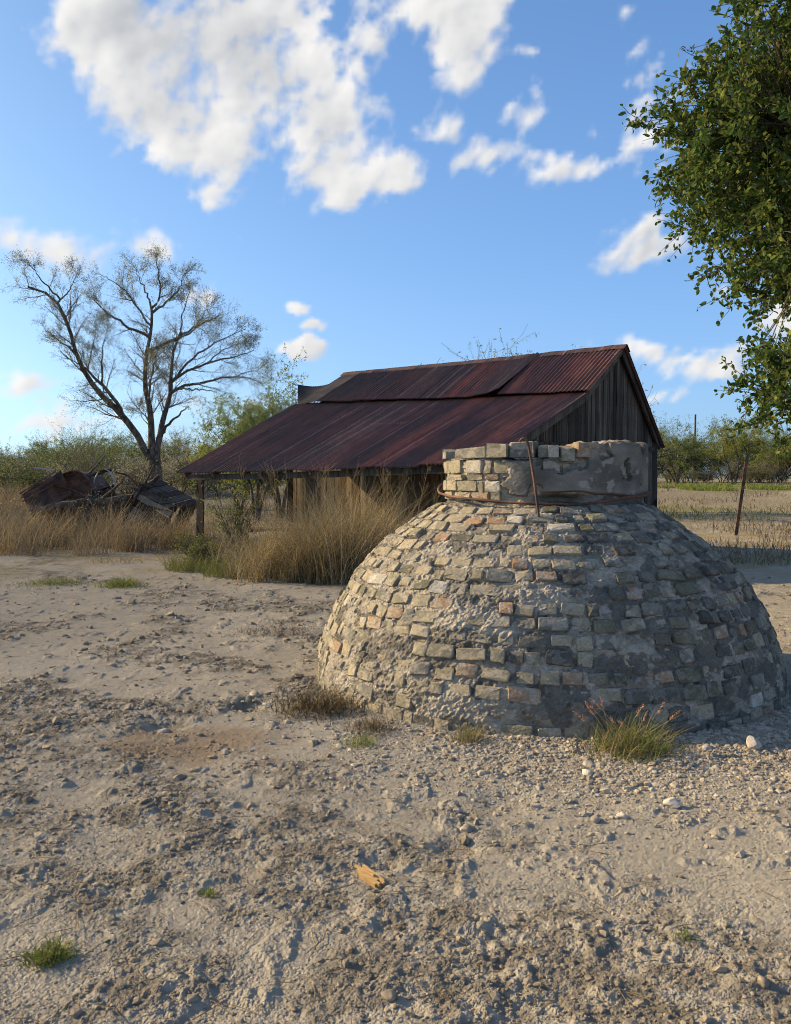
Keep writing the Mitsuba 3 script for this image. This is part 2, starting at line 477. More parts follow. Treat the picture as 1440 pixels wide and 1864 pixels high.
matte('m_wood_grey', wood_tex((.075, .067, .058), (.17, .152, .13)))
matte('m_wood_dark', wood_tex((.042, .037, .033), (.10, .088, .077)))
matte('m_wood_brown', wood_tex((.10, .068, .046), (.21, .15, .10)))
matte('m_wood_pale', wood_tex((.20, .165, .12), (.36, .30, .22)))


def bark_tex(p, n, uv):
    k = fbm(p.x * 14, p.y * 14, p.z * 4, 4)
    return mix((.055, .047, .038), (.14, .12, .10), smoothstep(.3, .7, k))


matte('m_bark', proc(bark_tex))
matte('m_twig', (.10, .088, .068))
matte('m_twig_pale', (.17, .15, .12))
leafy('m_leaf_dark', (.060, .105, .030))
leafy('m_leaf_mid', (.115, .165, .042))
leafy('m_leaf_lit', (.21, .235, .06))
leafy('m_leaf_mesquite', (.18, .225, .075), 1.0)
leafy('m_leaf_yellow', (.24, .265, .075), 1.0)
leafy('m_leaf_sparse', (.22, .235, .14), 1.1)
leafy('m_leaf_brush', (.155, .185, .08), 1.0)
leafy('m_leaf_grey', (.27, .265, .19), 1.1)
leafy('m_grass_dry', (.36, .295, .17), .5)
leafy('m_grass_tan', (.25, .195, .115), .5)
leafy('m_grass_straw', (.43, .37, .25), .5)
leafy('m_grass_grey', (.21, .18, .135), .5)
leafy('m_grass_green', (.19, .235, .055), .6)
leafy('m_grass_olive', (.17, .18, .07), .5)
leafy('m_weed_dark', (.075, .06, .035), .4)
leafy('m_seed', (.42, .25, .17), .5)
matte('m_pebble', proc(lambda p, n, uv: mix((.24, .212, .165), (.42, .378, .31), cell_rand(p.x * 28, p.y * 28, p.z * 28)) * (.8 + .4 * noise(p.x * 60, p.y * 60, p.z * 60))))
matte('m_clod', proc(lambda p, n, uv: mix((.17, .147, .112), (.32, .275, .21), cell_rand(p.x * 19, p.y * 19)) * (.75 + .5 * noise(p.x * 80, p.y * 80, p.z * 80))))
matte('m_rock', proc(lambda p, n, uv: mix((.34, .31, .26), (.58, .54, .46), fbm(p.x * 16, p.y * 16, p.z * 16, 3))), rough_bump, .003)
matte('m_chip', proc(lambda p, n, uv: mix((.30, .19, .085), (.56, .40, .20), fbm(p.x * 30 + p.y * 60, p.y * 30, p.z * 30, 3))))

# ------------------------------------------------------------------ ground
def build_ground():
    dead = .0017
    th = np.r_[np.linspace(-math.pi, -.56, 46)[:-1], np.arange(-.56, .56, dead), np.linspace(.56, math.pi, 46)[:-1]]
    r = np.r_[np.linspace(.25, 2.2, 24)[:-1], 2.2 * 1.0034 ** np.arange(0, 740), ]
    r = np.r_[r, r[-1] * 1.028 ** np.arange(1, 128)]
    A, B = np.meshgrid(r, th, indexing='ij')
    x, y = A * np.sin(B), A * np.cos(B)
    z = ground_height(x, y)
    n, m = A.shape
    v = np.stack([x, y, z], -1).reshape(-1, 3)
    i, j = np.meshgrid(np.arange(n - 1), np.arange(m), indexing='ij')
    q = np.stack([i * m + j, (i + 1) * m + j, (i + 1) * m + (j + 1) % m, i * m + (j + 1) % m], -1).reshape(-1, 4)
    f = np.vstack([q[:, [0, 2, 1]], q[:, [0, 3, 2]]])
    v = np.vstack([v, [[0, 0, z[0].mean()]]])
    c0 = np.stack([np.full(m, n * m), np.arange(m), (np.arange(m) + 1) % m], 1)[:, [0, 2, 1]]
    f = np.vstack([f, c0])
    X, Y = v[:, 0], v[:, 1]
    R = np.hypot(X, Y)
    c = crust(X, Y)
    pale, dark, brown, straw, silt = V3(.318, .294, .240), V3(.178, .162, .131), V3(.23, .17, .11), V3(.36, .30, .175), V3(.385, .358, .298)
    k = np.clip(c * (.15 + 1.0 * sstep(.3, .7, n2(X, Y, 13, 41))) + .45 * (n2(X, Y, 34, 42) - .5) * (.4 + c), 0, 1)
    k2 = sstep(.55, .72, f2(X, Y, .55, 43, 4))
    col = pale * (1 - k2[:, None] * .5) + silt * k2[:, None] * .5
    col = col * (1 - k[:, None]) + dark * k[:, None]
    br = sstep(.35, .9, np.exp(-((X + 1.15) ** 2 / .5 + (Y - 5.25) ** 2 / .25)) + .5 * (n2(X, Y, 8, 44) - .5))
    col = col * (1 - .7 * br[:, None]) + brown * .7 * br[:, None]
    # litter and dry grass roots under the clumps and out in the field
    lit = sstep(12.5, 18, R + 4 * (f2(X, Y, .4, 45, 3) - .5)) * sstep(.38, .60, f2(X, Y, 1.1, 46, 4) + .12 * sstep(20, 40, R))
    col = col * (1 - .8 * lit[:, None]) + (straw * .75) * .8 * lit[:, None]
    far = sstep(26, 40, R)
    fcol = V3(.275, .242, .175) * (.65 + .6 * f2(X, Y, .12, 47, 4))[:, None]
    gr = sstep(.54, .68, f2(X, Y * 2.2, .085, 48, 4)) * sstep(34, 44, R) * (1 - sstep(95, 140, R))
    fcol = fcol * (1 - .7 * gr[:, None]) + V3(.12, .145, .05) * .7 * gr[:, None]
    col = col * (1 - far[:, None]) + fcol * far[:, None]
    col *= (.86 + .28 * n2(X, Y, 70, 49) * 1.0)[:, None]
    put('ground', (v, f), 'm_ground', smooth=True, color=np.clip(col, .02, .8), label='bare pale silt yard, crumbly in patches, running out to a dry field', kind='structure')


build_ground()

# crumbs of dried mud and limestone gravel: nobody could count them
rg = np.random.default_rng(5)


def in_dome(xy, pad=0.02):
    return np.hypot(xy[:, 0] - DC[0], xy[:, 1] - DC[1]) < 1.82 + pad


def scatter_polar(n, r0, r1, th, rng):
    r = np.exp(rng.uniform(math.log(r0), math.log(r1), n))
    a = rng.uniform(-th, th, n)
    return np.column_stack([r * np.sin(a), r * np.cos(a)])


xy = scatter_polar(90000, 2.3, 15, .52, rg)
keep = (rg.uniform(0, 1, len(xy)) < .07 + .5 * crust(xy[:, 0], xy[:, 1])) & ~in_dome(xy)
xy = xy[keep][:30000]
size = np.clip(np.exp(rg.normal(math.log(.0043), .62, len(xy))), .002, .03) * np.clip(np.hypot(xy[:, 0], xy[:, 1]) / 4, .8, 2.2)
put('dirt_crumbs', pebbles(on_ground(xy) + np.c_[0 * size, 0 * size, size * .1], size, rg), 'm_clod', label='small brown crumbs and clods of dried mud over the yard', kind='stuff', category='dirt')

a = rg.normal(0, .62, 30000)
rad = 1.86 + np.abs(rg.normal(0, .62, 30000))
P = DC + DF * (np.cos(a + .35) * rad)[:, None] + DR_ * (np.sin(a + .35) * rad)[:, None]
xy = P[:, :2]
dens = np.exp(-((xy[:, 0] - 1.6) / 1.5) ** 2) * .9 + .12
xy = xy[(rg.uniform(0, 1, len(xy)) < dens) & ~in_dome(xy)][:13000]
size = np.clip(np.exp(rg.normal(math.log(.0072), .52, len(xy))), .003, .03)
put('gravel', pebbles(on_ground(xy) + np.c_[0 * size, 0 * size, size * .12], size, rg), 'm_pebble', label='pale limestone gravel and rubble round the foot of the brick dome', kind='stuff', category='gravel')

# ------------------------------------------------------------------ brick cistern
CI = thing('brick_cistern', 'low domed cistern of rough buff bricks and crumbling mortar with a round plastered neck', 'cistern')
_pr = np.array([[1.835, -.12], [1.83, .0], [1.795, .25], [1.725, .45], [1.652, .62], [1.53, .82], [1.395, .98], [1.257, 1.10], [1.079, 1.235], [.95, 1.315], [.86, 1.375], [.77, 1.395]])
PROF = resample(_pr, 160)
_ps = np.r_[0, np.cumsum(np.linalg.norm(np.diff(PROF, axis=0), axis=1))]
PLEN = _ps[-1]


def prof(s):
    r, z = np.interp(s, _ps, PROF[:, 0]), np.interp(s, _ps, PROF[:, 1])
    e = .02
    dr_, dz = np.interp(s + e, _ps, PROF[:, 0]) - np.interp(s - e, _ps, PROF[:, 0]), np.interp(s + e, _ps, PROF[:, 1]) - np.interp(s - e, _ps, PROF[:, 1])
    L = np.hypot(dr_, dz) + 1e-9
    return r, z, dz / L, -dr_ / L, dr_ / L, dz / L          # radius, height, normal (r,z), up-tangent (r,z)


def around(a):
    """outward direction at angle a from the front, positive to the right"""
    a = np.asarray(a, float)
    return DF * np.cos(a)[..., None] + DR_ * np.sin(a)[..., None]


def patch(P):
    """where mortar has been smeared over the bricks"""
    return meshkit.fbm(np.asarray(P) * V3(3.0, 3.0, 4.2) + 7.3, 3, 61)


def brick_mesh(w, h, proud, depth, rng, N=12, rnd=.17, jit=.06):
    """irregular brick head: outline ring, worn edge, bulging face. x across, y up, z out"""
    a = (np.arange(N) + .5) / N * 2 * math.pi
    ca, sa = np.cos(a), np.sin(a)
    e = rng.uniform(.12, .26)
    ox, oy = np.sign(ca) * np.abs(ca) ** e, np.sign(sa) * np.abs(sa) ** e
    j = 1 + rng.normal(0, jit, N)
    sk = rng.normal(0, .08)
    ox, oy = ox * j * w / 2, (oy + ox * sk * .5) * (1 + rng.normal(0, jit, N)) * h / 2
    b = min(w, h) * rnd * rng.uniform(.45, 1.0)
    tilt = rng.normal(0, .055, 2)
    zz = lambda x, y, o: proud + o + tilt[0] * x + tilt[1] * y
    r0 = np.stack([ox * 1.02, oy * 1.02, np.full(N, -depth)], 1)
    r1 = np.stack([ox, oy, zz(ox, oy, -b * .45 + rng.normal(0, .0022, N))], 1)
    ix, iy = ox * (1 - b / w), oy * (1 - b / h)
    r2 = np.stack([ix, iy, zz(ix, iy, rng.normal(0, .0022, N))], 1)
    ctr = [[0, 0, zz(0, 0, rng.normal(.002, .003))]]
    v = np.vstack([r0, r1, r2, ctr])
    f = []
    for i in range(N):
        k = (i + 1) % N
        f += [[i, k, N + k], [i, N + k, N + i], [N + i, N + k, 2 * N + k], [N + i, 2 * N + k, 2 * N + i], [2 * N + i, 2 * N + k, 3 * N]]
    return v, np.array(f)


def build_cistern():
    rng = np.random.default_rng(11)
    # mortar shell
    na, ns = 760, 240
    al = np.r_[np.linspace(-1.75, 1.75, 801)[:-1], np.linspace(1.75, 2 * math.pi - 1.75, 161)[:-1]]
    na = len(al)
    s = np.linspace(0, PLEN, ns)
    r, z, nr, nz, tr, tz = prof(s)
    A, S = np.meshgrid(al, np.arange(ns), indexing='ij')
    out = around(A)
    base = DC + out * r[S][..., None] + V3(0, 0, 1) * z[S][..., None]
    nor = out * nr[S][..., None] + V3(0, 0, 1) * nz[S][..., None]
    pt = patch(base)
    d = -.0065 + .013 * sstep(.56, .70, pt) + .011 * (meshkit.fbm(base * 15, 3, 70) - .5) + .016 * (meshkit.noise(base * 42, 71) - .5) + .010 * (meshkit.noise(base * 75, 74) - .5) + .05 * (meshkit.fbm(base * 1.6, 2, 72) - .5)
    d -= .016 * sstep(.68, .8, meshkit.noise(base * 19, 73))
    v = (base + nor * d[..., None]).reshape(-1, 3)
    i, j = np.meshgrid(np.arange(na), np.arange(ns - 1), indexing='ij')
    q = np.stack([i * ns + j, (i + 1) % na * ns + j, (i + 1) % na * ns + j + 1, i * ns + j + 1], -1).reshape(-1, 4)
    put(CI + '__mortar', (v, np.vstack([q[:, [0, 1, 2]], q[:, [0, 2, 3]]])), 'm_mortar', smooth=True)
    # bricks, course by course
    todo = []
    course = .111
    s0 = .10
    while s0 < PLEN - .12:
        h = course * rng.uniform(.92, 1.06)
        sc = s0 + h / 2
        r, z, nr, nz, tr, tz = (float(q) for q in prof(sc))
        a = -math.pi + rng.uniform(0, .1)
        while a < math.pi:
            w = float(np.clip(rng.normal(.130, .034), .065, .205))
            ac = a + w / 2 / r
            a += (w + rng.uniform(.012, .040)) / r
            o = around(ac)
            P0 = DC + o * r + V3(0, 0, z)
            m = float(patch(P0))
            if m > .645 or rng.uniform() < .05:
                continue
            todo.append((ac, sc + rng.normal(0, .006), w, h * rng.uniform(.66, .88), m, P0, o * nr + V3(0, 0, nz)))
        s0 += h + rng.uniform(.000, .008)
    bulge = lambda P: .05 * (float(meshkit.fbm(P * 1.6, 2, 72)) - .5)
    made = []
    for ac, sc, w, h, m, P0, nn in todo:
        r, z, nr, nz, tr, tz = (float(q) for q in prof(sc))
        o = around(ac)
        e = DR_ * math.cos(ac) - DF * math.sin(ac)
        n = o * nr + V3(0, 0, nz)
        up = o * tr + V3(0, 0, tz)
        turn = rng.normal(0, .06)
        e, up = e * math.cos(turn) + up * math.sin(turn), up * math.cos(turn) - e * math.sin(turn)
        proud = rng.uniform(-.004, .011) + (.012 if rng.uniform() < .10 else 0) - .010 * float(sstep(.52, .62, m)) + bulge(P0)
        bv, bf = brick_mesh(w, h, proud, .06, rng)
        c = DC + o * r + V3(0, 0, z)
        v = c + bv[:, :1] * e + bv[:, 1:2] * up + bv[:, 2:] * n
        q = rng.uniform()
        upper = 1.13 < z < 1.38 and -.75 < ac < -.05
        if q < (.26 if upper else .015):
            kind = 'orange'
        elif q < (.29 if upper else .030):
            kind = 'pale'
        elif q < .09:
            kind = 'rosy'
        else:
            wgt = float(sstep(-.3, .8, ac + rng.normal(0, .18)))  # darker grey and olive bricks grow more likely towards the right
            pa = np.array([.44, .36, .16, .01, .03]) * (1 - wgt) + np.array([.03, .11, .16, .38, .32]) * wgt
            kind = rng.choice(['buff', 'olive', 'ash', 'dark_grey', 'dark_olive'], p=pa / pa.sum())
        view = unit(EYE - c) @ n
        made.append((view / np.linalg.norm(EYE - c) if view > .12 else -1, v, bf, kind))
    order = sorted(range(len(made)), key=lambda i: -made[i][0])
    first = set(order[:285])
    for i in sorted(first):
        _, v, bf, kind = made[i]
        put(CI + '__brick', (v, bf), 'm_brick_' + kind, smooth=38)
    rest = {}
    for i, (_, v, bf, kind) in enumerate(made):
        if i not in first:
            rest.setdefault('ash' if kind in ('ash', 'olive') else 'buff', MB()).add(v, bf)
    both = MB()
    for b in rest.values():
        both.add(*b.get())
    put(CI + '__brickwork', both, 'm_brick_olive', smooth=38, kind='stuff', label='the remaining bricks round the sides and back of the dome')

    # neck: mortar core, a wall 0.2 thick
    NR, zb = .775, 1.30

    def top_at(a):
        return 1.735 + .12 * sstep(.30, .36, a) * (1 - sstep(2.2, 2.4, a)) + .012 * np.sin(9 * a) + .02 * (meshkit.noise(np.stack([a * 14, a * 0, a * 0], -1), 81) - .5)

    na = 420
    al = np.linspace(-math.pi, math.pi, na + 1)[:-1]
    prof_uv = [(0, t) for t in np.linspace(0, 1, 60)] + [(-.05, 1.0), (-.10, 1.0), (-.16, 1.0), (-.20, .97)] + [(-.20, t) for t in np.linspace(.9, -.6, 8)]
    nv = len(prof_uv)
    v = np.zeros((na, nv, 3))
    for k, (dr0, t) in enumerate(prof_uv):
        zt = zb + (top_at(al) - zb) * t
        o = around(al)
        flare = .07 * np.clip(1 - (zt - zb) / .13, 0, 1) ** 2 if dr0 == 0 else 0
        p = DC + o * (NR + dr0 + flare)[:, None] if np.ndim(flare) else DC + o * (NR + dr0)
        p = p + V3(0, 0, 1) * zt[:, None]
        amp = .03 * (meshkit.fbm(p * 13, 3, 82) - .5) + .012 * (meshkit.noise(p * 40, 83) - .5)
        if dr0 == 0:
            slot = np.exp(-((al - .17) / .25) ** 4) * np.exp(-((zt - 1.432) / .034) ** 4)
            amp = amp - .16 * slot
            p = p + o * amp[:, None]
        else:
            p = p + V3(0, 0, 1) * amp[:, None]
        v[:, k] = p
    i, j = np.meshgrid(np.arange(na), np.arange(nv - 1), indexing='ij')
    q = np.stack([i * nv + j, (i + 1) % na * nv + j, (i + 1) % na * nv + j + 1, i * nv + j + 1], -1).reshape(-1, 4)
    put(CI + '__neck', (v.reshape(-1, 3), np.vstack([q[:, [0, 1, 2]], q[:, [0, 2, 3]]])), 'm_mortar', smooth=True, label='round neck of the dome, plastered on the right and bare brick on the left')
    # plaster coat: sunk below the core where it has fallen off
    na, nv = 640, 110
    al = np.linspace(-math.pi, math.pi, na + 1)[:-1]
    zz = np.linspace(0, 1, nv)
    A, Z = np.meshgrid(al, zz, indexing='ij')
    low = 1.452 + .022 * np.exp(-((A - .17) / .22) ** 2) + .014 * np.sin(A * 3 + 1) + .02 * (meshkit.noise(np.stack([A * 6, A * 0, A * 0], -1), 91) - .5)
    zt = low + (top_at(A) + .004 - low) * Z
    p = DC + around(A) * NR + V3(0, 0, 1) * zt[..., None]
    edge = (meshkit.fbm(p * 11, 5, 92) - .5) * 1.35
    m1 = sstep(-.05, .05, (A + .36) + edge * .35)                                  # begins left of the middle
    m1 = m1 * (1 - sstep(-.05, .05, (A - 2.6) + edge * .3))
    hole = ((A - .16) / .27) ** 2 + ((zt - 1.745) / .115) ** 2 + edge * 1.1
    hole = np.minimum(hole, 1.6 - 3.2 * sstep(.66, .78, meshkit.fbm(p * 6 + 4, 4, 95)) * (A < 1.2))
    hole = np.minimum(hole, ((A + .05) / .33) ** 2 + ((zt - 1.77) / .055) ** 2 + edge * 1.1)
    m1 = m1 * sstep(.85, 1.1, hole)
    rim = np.minimum(1, np.minimum(Z, 1 - Z) * 18)
    thick = (.036 + .010 * (meshkit.fbm(p * 5, 3, 93) - .5) + .004 * (meshkit.fbm(p * 30, 2, 94) - .5)) * m1 * rim - .030 * (1 - m1 * np.minimum(1, rim * 2.5))
    v = p + around(A) * thick[..., None]
    i, j = np.meshgrid(np.arange(na), np.arange(nv - 1), indexing='ij')
    q = np.stack([i * nv + j, (i + 1) % na * nv + j, (i + 1) % na * nv + j + 1, i * nv + j + 1], -1).reshape(-1, 4)
    put(CI + '__neck__plaster', (v.reshape(-1, 3), np.vstack([q[:, [0, 1, 2]], q[:, [0, 2, 3]]])), 'm_plaster', smooth=True, label='dark grey plaster coat on the right side of the neck')

    # bricks of the neck: (angle from, to, bottom, top, projection, material)
    def nb(a0, a1, z0, z1, pr, kind, depth=.09, tilt=0.0):
        ac, zc = (a0 + a1) / 2, (z0 + z1) / 2
        o = around(ac)
        e = DR_ * math.cos(ac) - DF * math.sin(ac)
        up = V3(0, 0, 1)
        e, up = e * math.cos(tilt) + up * math.sin(tilt), up * math.cos(tilt) - e * math.sin(tilt)
        bv, bf = brick_mesh((a1 - a0) * NR * .97, (z1 - z0) * .97, pr, depth, rng, rnd=.16, jit=.05)
        c = DC + o * NR + V3(0, 0, zc)
        put(CI + '__neck__brick', (c + bv[:, :1] * e + bv[:, 1:2] * up + bv[:, 2:] * o, bf), 'm_brick_' + kind, smooth=38)

    rows = [(1.625, 1.725, [(-1.52, -1.30, 'buff'), (-1.27, -1.14, 'olive'), (-1.12, -.90, 'buff'), (-.82, -.60, 'pale'), (-.58, -.50, 'olive'), (-.48, -.32, 'buff')]),
            (1.575, 1.618, [(-1.1, -.85, 'buff'), (-.80, -.60, 'olive'), (-.55, -.42, 'rosy')]),
            (1.49, 1.572, [(-1.50, -1.22, 'buff'), (-1.20, -.98, 'buff'), (-.94, -.68, 'buff'), (-.66, -.60, 'buff'), (-.58, -.40, 'pale')]),
            (1.425, 1.485, [(-1.30, -1.05, 'buff'), (-1.0, -.75, 'buff'), (-.72, -.52, 'rosy'), (-.50, -.40, 'buff')])]
    for z0, z1, bs in rows:
        for a0, a1, kind in bs:
            nb(a0, a1, z0, z1, rng.uniform(.010, .028), kind)
    for z0, z1, bs in rows[::2]:                            # round the left side and back
        a = -1.56
        while a > -3.5:
            w = rng.uniform(.17, .27)
            nb(a - w, a - .02, z0, z1, rng.uniform(.008, .02), rng.choice(['buff', 'olive']))
            a -= w
    for a0, a1, z0, z1, kind in [(-.01, .15, 1.62, 1.725, 'ash'), (.17, .33, 1.615, 1.695, 'ash')]:
        nb(a0, a1, z0, z1, .012, kind)
    # loose course on top: blocks with real depth
    def block(a0, a1, z0, z1, r0, r1, kind, tilt=0.0):
        ac = (a0 + a1) / 2
        o = around(ac)
        e = DR_ * math.cos(ac) - DF * math.sin(ac)
        bv, bf = brick_mesh((a1 - a0) * r1, r1 - r0, (z1 - z0), .0, rng, rnd=.12, jit=.03)
        yaw = rng.normal(0, .06)
        e, o2 = e * math.cos(yaw) + o * math.sin(yaw), o * math.cos(yaw) - e * math.sin(yaw)
        c = DC + o * (r0 + r1) / 2 + V3(0, 0, z0)
        v = c + bv[:, :1] * e - bv[:, 1:2] * o2 + bv[:, 2:] * (V3(0, 0, 1) + e * tilt)
        put(CI + '__neck__brick', (v, bf), 'm_brick_' + kind, smooth=38)

    for b in [(-.97, -.56, 1.742, 1.822, .58, .805, 'ash'), (-.545, -.32, 1.742, 1.842, .56, .825, 'olive'), (-.315, -.09, 1.74, 1.856, .60, .795, 'ash'), (-.055, .035, 1.74, 1.818, .64, .795, 'ash'),
              (.045, .135, 1.74, 1.826, .66, .815, 'pale'), (.145, .275, 1.715, 1.815, .64, .815, 'olive'), (.29, .50, 1.74, 1.842, .58, .81, 'rosy')]:
        block(*b, tilt=rng.normal(0, .03))
    for a0 in np.arange(2.45, 4.9, .3):
        block(a0, a0 + .25, 1.742, 1.742 + rng.uniform(.06, .09), .60, .805, rng.choice(['ash', 'olive']))

    # iron band, sprung and sagging round the neck
    aa = np.linspace(-1.75, 1.55, 60)
    zr = np.interp(aa, [-1.75, -1.35, -1.0, -.6, -.2, .25, .6, 1.0, 1.55], [1.54, 1.475, 1.452, 1.432, 1.412, 1.40, 1.43, 1.468, 1.49])
    rr = np.interp(aa, [-1.75, -1.4, -1.1, -.3, .3, .7, 1.55], [.850, .843, .838, .847, .860, .838, .834])
    P = DC + around(aa) * rr[:, None] + V3(0, 0, 1) * zr[:, None]
    v, f = tubes(P[None], np.full((1, 60), .0095), 8)
    put(CI + '__iron_band', (v, np.vstack([f[:, [0, 1, 2]], f[:, [0, 2, 3]]])), 'm_rust', smooth=50, label='rusty iron band sagging round the neck')
    # lengths of rusted plate in the slot under the plaster
    for a0, a1, z0 in ((.05, .36, 1.418), (.12, .42, 1.398)):
        aa = np.linspace(a0, a1, 9)
        up = np.stack([np.full(9, .0), np.linspace(0, -.012, 9)], 0)
        mb = MB()
        ring = []
        for dr_, dz in ((.0, -.007), (.045, -.006), (.048, .006), (0, .007)):
            ring.append(DC + around(aa) * (NR - .03 + dr_ + .012) + V3(0, 0, 1) * (z0 + dz + up[1])[:, None])
        vv = np.stack(ring, 1).reshape(-1, 3)
        ff = [[i * 4 + j, i * 4 + (j + 1) % 4, i * 4 + 4 + (j + 1) % 4, i * 4 + 4 + j] for i in range(8) for j in range(4)] + [[0, 1, 2, 3], [35, 34, 33, 32]]
        put(CI + '__iron_plate', (vv, np.array(ff)), 'm_rust')


build_cistern()

RD = thing('iron_rod', 'thin rusty iron rod with a hooked top leaning against the neck of the brick dome', 'rod')
rp = resample([(.882, 6.27, 1.850), (.897, 6.265, 1.880), (.917, 6.26, 1.888), (.936, 6.255, 1.868), (.954, 6.25, 1.765), (.978, 6.21, 1.58), (1.000, 6.13, 1.325)], 26)
v, f = tubes(rp[None], np.full((1, 26), .0095), 8)
used_names.add('iron_rod')
put('iron_rod__shaft', (v, np.vstack([f[:, [0, 1, 2]], f[:, [0, 2, 3]]])), 'm_rust', smooth=50)


# ------------------------------------------------------------------ shed
SH = thing('wooden_shed', 'weathered board shed with a long rusty corrugated roof sweeping down over an open porch', 'shed')
Z = V3(0, 0, 1)
LT = 7.55


def sp(t, s, z):
    return SO + SR * t + SG * s + Z * z


def eave(t): return np.interp(t, [0, 2.5, 5, 7.65], [1.82, 1.755, 1.70, 1.675])
def brk(t): return np.interp(t, [0, 3.5, 7.4], [3.16, 3.20, 3.34])
def ridge(t): return np.interp(t, [0, 3.8, 7.56], [4.254, 4.235, 4.254])
def back(t): return 2.40 + 0 * np.asarray(t, float)


def sheet(t0, t1, lo, hi, mat, part, rng, bend=0.0, lift=0.0, lo_ext=0.0, amp=.0145, label=None):
    """one corrugated sheet from the line lo=(s, z(t)) up to hi=(s, z(t))"""
    pitch = .090
    nt = max(8, int(round((t1 - t0) / pitch * 8)))
    nl = 9
    t = np.linspace(t0, t1, nt + 1)
    u = np.linspace(-lo_ext, 1, nl)
    tt, uu = np.meshgrid(t, u, indexing='ij')
    s = lo[0] + (hi[0] - lo[0]) * uu
    z = lo[1](tt) + (hi[1](tt) - lo[1](tt)) * uu
    slope = np.arctan2(float(hi[1](t0) - lo[1](t0)), hi[0] - lo[0])
    nrm = -SG * math.sin(slope) + Z * math.cos(slope)
    x = (tt - t0) / (t1 - t0)
    h = amp * np.sin(2 * math.pi * tt / pitch) + lift * x + bend * (1 - x) ** 2 * (.35 + .65 * (1 - np.clip(uu, 0, 1)) ** 1.5)
    h += .010 * (meshkit.fbm(np.stack([tt * 1.3, uu * 3, tt * 0 + lo[0]], -1), 3, 101) - .5) * 2
    v = SO + SR * tt[..., None] + SG * s[..., None] + Z * z[..., None] + nrm * h[..., None]
    i, j = np.meshgrid(np.arange(nt), np.arange(nl - 1), indexing='ij')
    q = np.stack([i * nl + j, i * nl + j + 1, (i + 1) * nl + j + 1, (i + 1) * nl + j], -1).reshape(-1, 4)
    lab = {'label': label} if label else {}
    put(f'{SH}__{part}__sheet', (v.reshape(-1, 3), np.vstack([q[:, [0, 1, 2]], q[:, [0, 2, 3]]])), mat, smooth=True, **lab)


